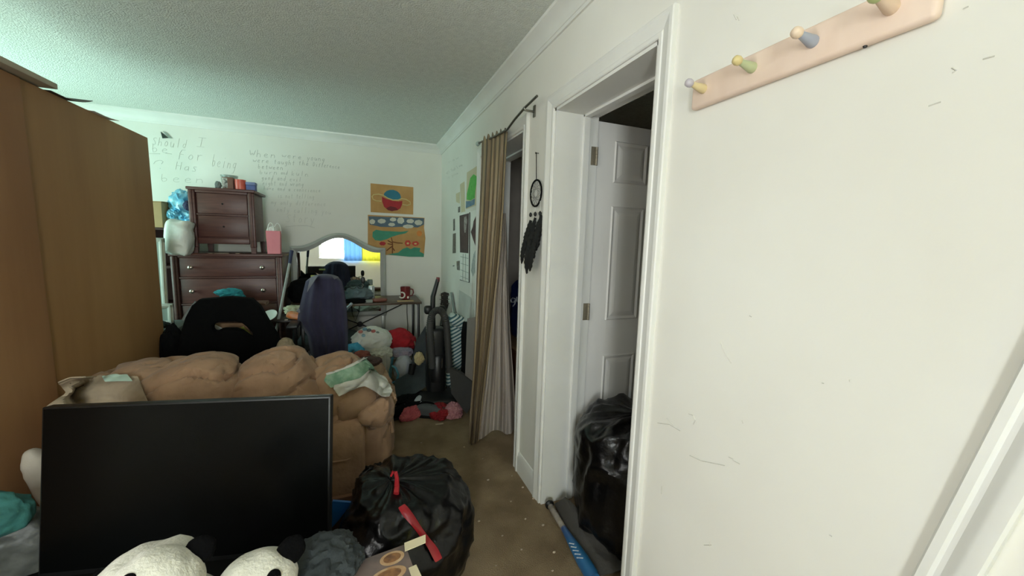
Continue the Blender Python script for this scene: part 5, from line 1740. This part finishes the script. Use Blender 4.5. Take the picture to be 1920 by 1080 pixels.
# ================================================================ FOREGROUND
def binbag(name, label, c, rad, top, seed, flat=.6, ne=(.75, .65), knot=True):
    """a full bin liner drawn together at the top"""
    t = thing(name, label, 'bin bag', (c[0], c[1], 0))
    kx, ky, kz = top
    c = Vector(c)

    def f(u, v):
        a = 2 * math.pi * u
        th = math.pi * (v * .985 + .0)
        s, co_ = math.sin(th), -math.cos(th)
        d = Vector((math.copysign(abs(s) ** ne[0], s) * math.cos(a), math.copysign(abs(s) ** ne[0], s) * math.sin(a), math.copysign(abs(co_) ** ne[1], co_)))
        p = Vector((d.x * rad[0], d.y * rad[1], d.z * rad[2]))
        up_ = max(0, co_)
        fold = .055 * up_ ** 2 * (math.sin(a * 9 + seed + 2 * nz(p, 5, seed)) * .6 + math.sin(a * 17 + 3 * nz(p, 4, seed + 1)) * .5)
        k = 1 + .10 * nz(d, 1.7, seed) + .085 * ridge(d, 1.9, seed + 3) + .030 * ridge(d, 4.5, seed + 6) + .010 * ridge(d, 11, seed + 9) + fold
        p = p * k
        if up_ > .82:
            w = (up_ - .82) / .18
            p = p.lerp(Vector((kx - c.x, ky - c.y, kz - c.z)), w * w * .9)
        p = p + c
        p.z = max(p.z, .004 + .004 * nz(p, 9, 2))
        return p
    b = B()
    surf(b, f, 110, 80, wrap_u=True)
    bmesh.ops.holes_fill(b, edges=[e for e in b.edges if e.is_boundary], sides=0)
    obj('bag', b, BAGM, t)
    return t


t = binbag('bin_bag', 'full black bin bag tied with a red drawstring on the carpet beside the television', (.165, 1.50, .225), (.235, .26, .215), (.085, 1.50, .445), 3)
REDP = mat('red_drawstring', (172, 40, 48), .4, (150, 30, 40), scale=12)
BT = tree_of(t)


def on_bag(px, py, off, yd=1.45):
    d = ray(px, py).normalized()
    h_ = BT.ray_cast(Vector((0, 0, H)), d)
    p_ = h_[0] if h_[0] is not None else Vector((0, 0, H)) + d * (yd / d.y)
    return p_ - d * off


top_ = on_bag(744, 912, .012)
lp_ = [on_bag(743, 926, .010), top_] + [PY(px, py, top_.y) for px, py in ((744, 896), (742, 886), (737, 884), (733, 893))]
obj('drawstring', tube(B(), lp_, [.011, .010, .008, .007, .006, .004], 8), REDP, t, label='red drawstring loop')
st = [(752, 948), (765, 965), (780, 985), (797, 1008), (812, 1030), (823, 1052)]


def band(u, v):
    k = v * (len(st) - 1)
    i = min(int(k), len(st) - 2)
    k -= i
    px, py = st[i][0] * (1 - k) + st[i + 1][0] * k, st[i][1] * (1 - k) + st[i + 1][1] * k
    w = (u - .5) * (15 + 3 * math.sin(v * 9))
    return on_bag(px + w * .86, py - w * .5, .010 + .006 * math.sin(u * 3.14))


g = surf(B(), band, 6, 30)
for _ in range(3):
    bmesh.ops.smooth_vert(g, verts=g.verts, factor=.5, use_axis_x=True, use_axis_y=True, use_axis_z=True)
bmesh.ops.solidify(g, geom=g.faces[:], thickness=.003)
obj('drawstring', g, REDP, t, label='flat red drawstring tail')
p = PY(666, 935, 1.56)
t2 = binbag('bin_bag', 'smaller black bin bag slumped behind the one with the red drawstring', (.047, 1.86, .145), (.09, .075, .15), (.047, 1.85, .30), 8)

t = binbag('bin_bag', 'tall stuffed black bin bag filling the doorway with the open door', (1.215, 1.40, .295), (.265, .265, .305), (1.25, 1.40, .60), 14, ne=(.62, .55))
b = B()
GREYC = mat('grey_canvas', (78, 74, 70), .9, bump=.3, bscale=60)
floor_pts = [[PZ(1040, 945, .004), PZ(1060, 935, .09), PZ(1085, 960, .06)], [PZ(1062, 990, .004), PZ(1085, 985, .05), PZ(1110, 1000, .05)], [PZ(1085, 1030, .004), PZ(1110, 1030, .03), PZ(1140, 1030, .03)], [PZ(1110, 1078, .004), PZ(1150, 1076, .02), PZ(1180, 1070, .02)]]
o = drape('canvas_sheet', floor_pts, GREYC, 'dark grey canvas rumpled on the floor under the doorway bin bag', 'cloth', amp=.008, seed=15)
t = thing('baseball_bat', 'blue baseball bat with a taped grip lying along the doorway', 'baseball bat', (.90, 1.45, 0))
b0, b1 = PZ(1029, 944, .03), PZ(1108, 1076, .03)
dr_ = (b1 - b0)
b1 = b0 + dr_ * 1.06
pt = lambda k: b0.lerp(b1, k)
obj('knob', tube(B(), [pt(0), pt(.012), pt(.03), pt(.05)], [.016, .024, .024, .014], 14), BLACK, t)
b = tube(B(), [pt(.05 + .34 * i / 40) for i in range(41)], [.0135 + .0016 * (1 if i % 4 < 2 else 0) for i in range(41)], 12)
obj('grip', b, mat('taped_grip', (160, 150, 140), .8, (120, 112, 106), scale=12), t, label='pale taped grip')
obj('barrel', tube(B(), [pt(.38), pt(.5), pt(.65), pt(.8), pt(.95), pt(1.0)], [.014, .018, .025, .030, .031, .026], 18), mat('bat_blue', (34, 120, 170), .3, (60, 70, 120), scale=3), t, label='glossy blue barrel')
p, q_ = pt(.60), pt(.78)
sd = Vector((-dr_.y, dr_.x, 0)).normalized()
if sd.dot(Vector((-1, 0, 0))) < 0:
    sd = -sd
b = B()
for k in range(5):
    m_ = p.lerp(q_, k / 4)
    r_k = .0235 + .0015 * k
    tube(b, [m_ + sd * r_k * .9 + Vector((0, 0, r_k * .45)), m_ + dr_.normalized() * .025 + sd * r_k * .35 + Vector((0, 0, r_k * .98))], .003, 5)
obj('lettering', b, mat('white_print', (206, 212, 220)), t, label='white mark')

# panda toys on the chest
PW = mat('white_plush', (212, 210, 196), .95, (200, 198, 184), scale=12, bump=.5, bscale=150, sheen=.2, bdist=.006)
PB = mat('black_plush', (6, 6, 7), .95, var=.3, bump=.5, bscale=150, spec=.1, bdist=.006)


def panda(label, loc, rz, hs, head, tilt, ears, pitch=32):
    t = thing('panda_toy', label, 'plush toy', loc, rz)
    fz = lambda d, p: d * .004 * nz(p, 40, 3)
    bz = head.z
    obj('body', sell(B(), (head.x * .6, .05, bz * .45), (.085, .075, bz * .45), (.9, .9), None, 32, 24, fz), PW, t, local=True)
    MH = Matrix.Rotation(R(tilt), 4, 'Y')
    EM = Matrix.Translation(head) @ MH
    MH = MH @ Matrix.Rotation(R(-pitch), 4, 'X')
    HM = Matrix.Translation(head) @ MH
    hd = obj('head', sell(B(), head, (hs, hs * .88, hs * .86), (.95, .95), MH, 40, 30, fz), PW, t, local=True)
    for ex, ey, ez in ears:
        e = EM @ (Vector((ex, ey, ez)) * hs)
        obj('ear', sell(B(), e, (hs * .36, hs * .20, hs * .36), (.9, .9), MH, 20, 14, fz), PB, hd, local=True)
    for s in (-1, 1):
        e = HM @ Vector((s * hs * .36, -hs * .78, hs * .10))
        obj('eye_patch', sell(B(), e, (hs * .19, hs * .10, hs * .25), (.9, .9), MH @ Matrix.Rotation(R(s * 22), 4, 'Y'), 18, 12), PB, hd, local=True)
        e = HM @ Vector((s * hs * .33, -hs * .87, hs * .12))
        obj('eye', sell(B(), e, (hs * .07, hs * .05, hs * .07), (1, 1), None, 12, 8), mat('glossy_eye', (8, 8, 8), .1), hd, local=True)
        a = Vector((head.x * .6 + s * .06, .0, bz * .62))
        obj('arm', tube(B(), [a, a + Vector((s * .008, -.05, -.05)), a + Vector((s * .0, -.10, -.09))], [.036, .034, .030], 14), PB, t, local=True)
        a = Vector((head.x * .6 + s * .055, -.03, .042))
        obj('leg', tube(B(), [a, a + Vector((s * .005, -.07, 0)), a + Vector((s * .008, -.13, .006))], [.042, .040, .036], 14), PB, t, local=True)
    e = HM @ Vector((0, -hs * .90, -hs * .20))
    obj('nose', sell(B(), e, (hs * .12, hs * .07, hs * .08), (.9, .9), MH, 14, 10), PB, hd, local=True)
    e = HM @ Vector((0, -hs * .84, -hs * .32))
    obj('muzzle', sell(B(), e, (hs * .28, hs * .14, hs * .2), (.9, .9), MH, 18, 12), PW, hd, local=True)
    return t


def placed(px, py, y):
    p = PY(px, py, y)
    return p


hp_ = placed(483, 1096, .92)
panda('plush panda sitting upright beside the dark grey cloth', (hp_.x, hp_.y, chest_top + .001), R(8), .080, Vector((0, 0, hp_.z - chest_top)), 4, ((.80, .10, .70), (-.5, .85, -.1)))
hp_ = placed(298, 1098, .92)
panda('plush panda tipped over with its head to the television', (hp_.x, hp_.y, chest_top + .001), R(-20), .080, Vector((0, 0, hp_.z - chest_top)), 20, ((.40, .62, .62), (-.5, .85, -.1)))
b = sell(B(), placed(262, 1092, .98), (.105, .07, .06), (.9, .9), Matrix.Rotation(R(-22), 4, 'Y'), 36, 24, fn=lambda d, p: d * .008 * ridge(p, 16, 4))
tag(obj('plush_cushion', b, PW), 'cream white plush cushion sprawled behind the tipped panda', 'cushion')

# cloth, boxes and bags on the near edge
b = crumple(B(), placed(606, 1068, 1.00), (.092, .10, .055), 70, .4, 9, None, 5)
tag(obj('grey_sweater', b, DGREY), 'dark grey cloth folded on the chest beside the upright panda', 'cloth')
t = thing('patterned_box', 'card box printed with plates of food standing below the drawstring bag', 'box', (.0, .93, 0))
rbx = Matrix.Translation((.005, .93, 0)) @ Matrix.Rotation(R(8), 4, 'Z')
bh = PY(700, 1058, .98).z
obj('body', box(B(), (-.12, -.08, 0), (.105, .075, bh - .006), .003, 2, rbx), mat('taupe_print', (120, 100, 92), .5, (150, 128, 116), scale=16), t)
obj('lid', box(B(), (-.123, -.083, bh - .006), (.108, .078, bh), .002, 2, rbx), mat('taupe_print_top', (112, 98, 96), .5, (136, 118, 112), scale=18), t)
DISH = [(-.075, .035, .045, .030), (.065, .045, .032, .022), (-.055, -.035, .050, .030), (.045, -.005, .045, .024), (.06, -.052, .04, .022)]
for i, (x, y, rx, ry) in enumerate(DISH):
    b = B()
    prism(b, [rbx @ Vector((x + rx * math.cos(2 * math.pi * k / 24), y + ry * math.sin(2 * math.pi * k / 24), bh + .0003)) for k in range(24)], (0, 0, .0008))
    d = obj('printed_dish', b, mat('dish_rim', (206, 176, 142), .5, (180, 140, 100), scale=30), t)
    b = B()
    prism(b, [rbx @ Vector((x + rx * .72 * math.cos(2 * math.pi * k / 20), y + ry * .68 * math.sin(2 * math.pi * k / 20), bh + .0012)) for k in range(20)], (0, 0, .0006))
    obj('printed_food', b, mat('dish_food', (166, 118, 74), .5, (110, 78, 58), scale=45), d)
b = B()
prism(b, [rbx @ Vector(v) for v in ((.10, .05, bh + .001), (.105, .076, bh + .004), (.165, .072, bh + .010), (.158, .048, bh + .006))], (0, 0, .002))
obj('flap', b, mat('cream_card', (216, 204, 170), .6), t, label='torn cream card flap')
b = B()
prism(b, [rbx @ Vector(v) for v in ((.095, -.08, bh + .001), (.095, -.01, bh + .002), (.115, -.01, bh + .003), (.120, -.08, bh + .001))], (0, 0, .002))
obj('flap', b, mat('cream_card', (216, 204, 170), .6), t, label='torn cream card flap')

b = B()
prism(b, [PY(624, 940, 1.60), PY(660, 943, 1.60), PY(634, 977, 1.60), PY(622, 990, 1.60), PY(600, 990, 1.60)], (0, .012, 0))
tag(obj('blue_folder', b, mat('blue_folder_card', (30, 104, 176), .4)), 'bright blue folder corner between the television and the bin bags', 'folder')
b = box(B(), (-.19, 1.655, 0), (-.03, 1.675, .31), .002)
tag(obj('cardboard_sheet', b, mat('brown_card_sheet', (112, 74, 50), .8)), 'brown cardboard piece standing beside the black chest', 'cardboard')

GREYB = mat('grey_translucent_bag', (88, 90, 86), .5, (66, 68, 66), scale=10, bump=.4, bscale=26)
b = crumple(B(), PY(-8, 1030, 1.58), (.15, .09, .14), 80, .2, 5, chest_top + .001, 5)
tag(obj('grey_bag', b, GREYB), 'cloudy grey plastic bag heaped on the chest beside the wardrobe', 'bag')
b = crumple(B(), PY(-18, 968, 1.50), (.08, .06, .066), 83, .25, 4, None, 5)
tag(obj('teal_cloth', b, mat('teal_cloth', (52, 112, 106), .9, (40, 90, 86), scale=14, bump=.3)), 'teal cloth spilling over the cloudy grey plastic bag', 'cloth')

def sheer(name, col):
    m = bpy.data.materials.new(name)
    m.use_nodes = True
    N, L = m.node_tree.nodes, m.node_tree.links
    N.remove(N['Principled BSDF'])
    d_, t_, x_ = N.new('ShaderNodeBsdfDiffuse'), N.new('ShaderNodeBsdfTranslucent'), N.new('ShaderNodeMixShader')
    n_ = N.new('ShaderNodeTexNoise')
    n_.inputs['Scale'].default_value = 5
    r_ = N.new('ShaderNodeValToRGB')
    r_.color_ramp.elements[0].color = tuple(v * .85 for v in lin(col)[:3]) + (1,)
    r_.color_ramp.elements[1].color = lin(col)
    L.new(n_.outputs['Fac'], r_.inputs[0])
    for s_ in (d_, t_):
        L.new(r_.outputs[0], s_.inputs['Color'])
    x_.inputs[0].default_value = .07
    L.new(d_.outputs[0], x_.inputs[1])
    L.new(t_.outputs[0], x_.inputs[2])
    L.new(x_.outputs[0], N['Material Output'].inputs[0])
    return m


# hangings at the window behind the camera, the blue one added to imitate sky
def hang(u, v, x0, x1, z0, z1, y, n, a):
    return Vector((x0 + (x1 - x0) * u, y + a * math.sin(u * n), z0 + (z1 - z0) * v))


YEL = sheer('lime_yellow_curtain', (214, 208, 70))
tag(obj('yellow_curtain', surf(B(), lambda u, v: hang(u, v, .02, .62, .80, 2.16, YF + .05, 30, .018), 60, 10), YEL), 'lime yellow curtain at the window behind, seen in the mirror', 'curtain')
tag(obj('sky_sheet', surf(B(), lambda u, v: hang(u, v, -.40, .04, .80, 2.16, YF + .05, 26, .018), 50, 10), sheer('sky_sheet_blue', (110, 160, 216))), 'light blue stand-in for the sky at the window behind, seen in the mirror', 'curtain')
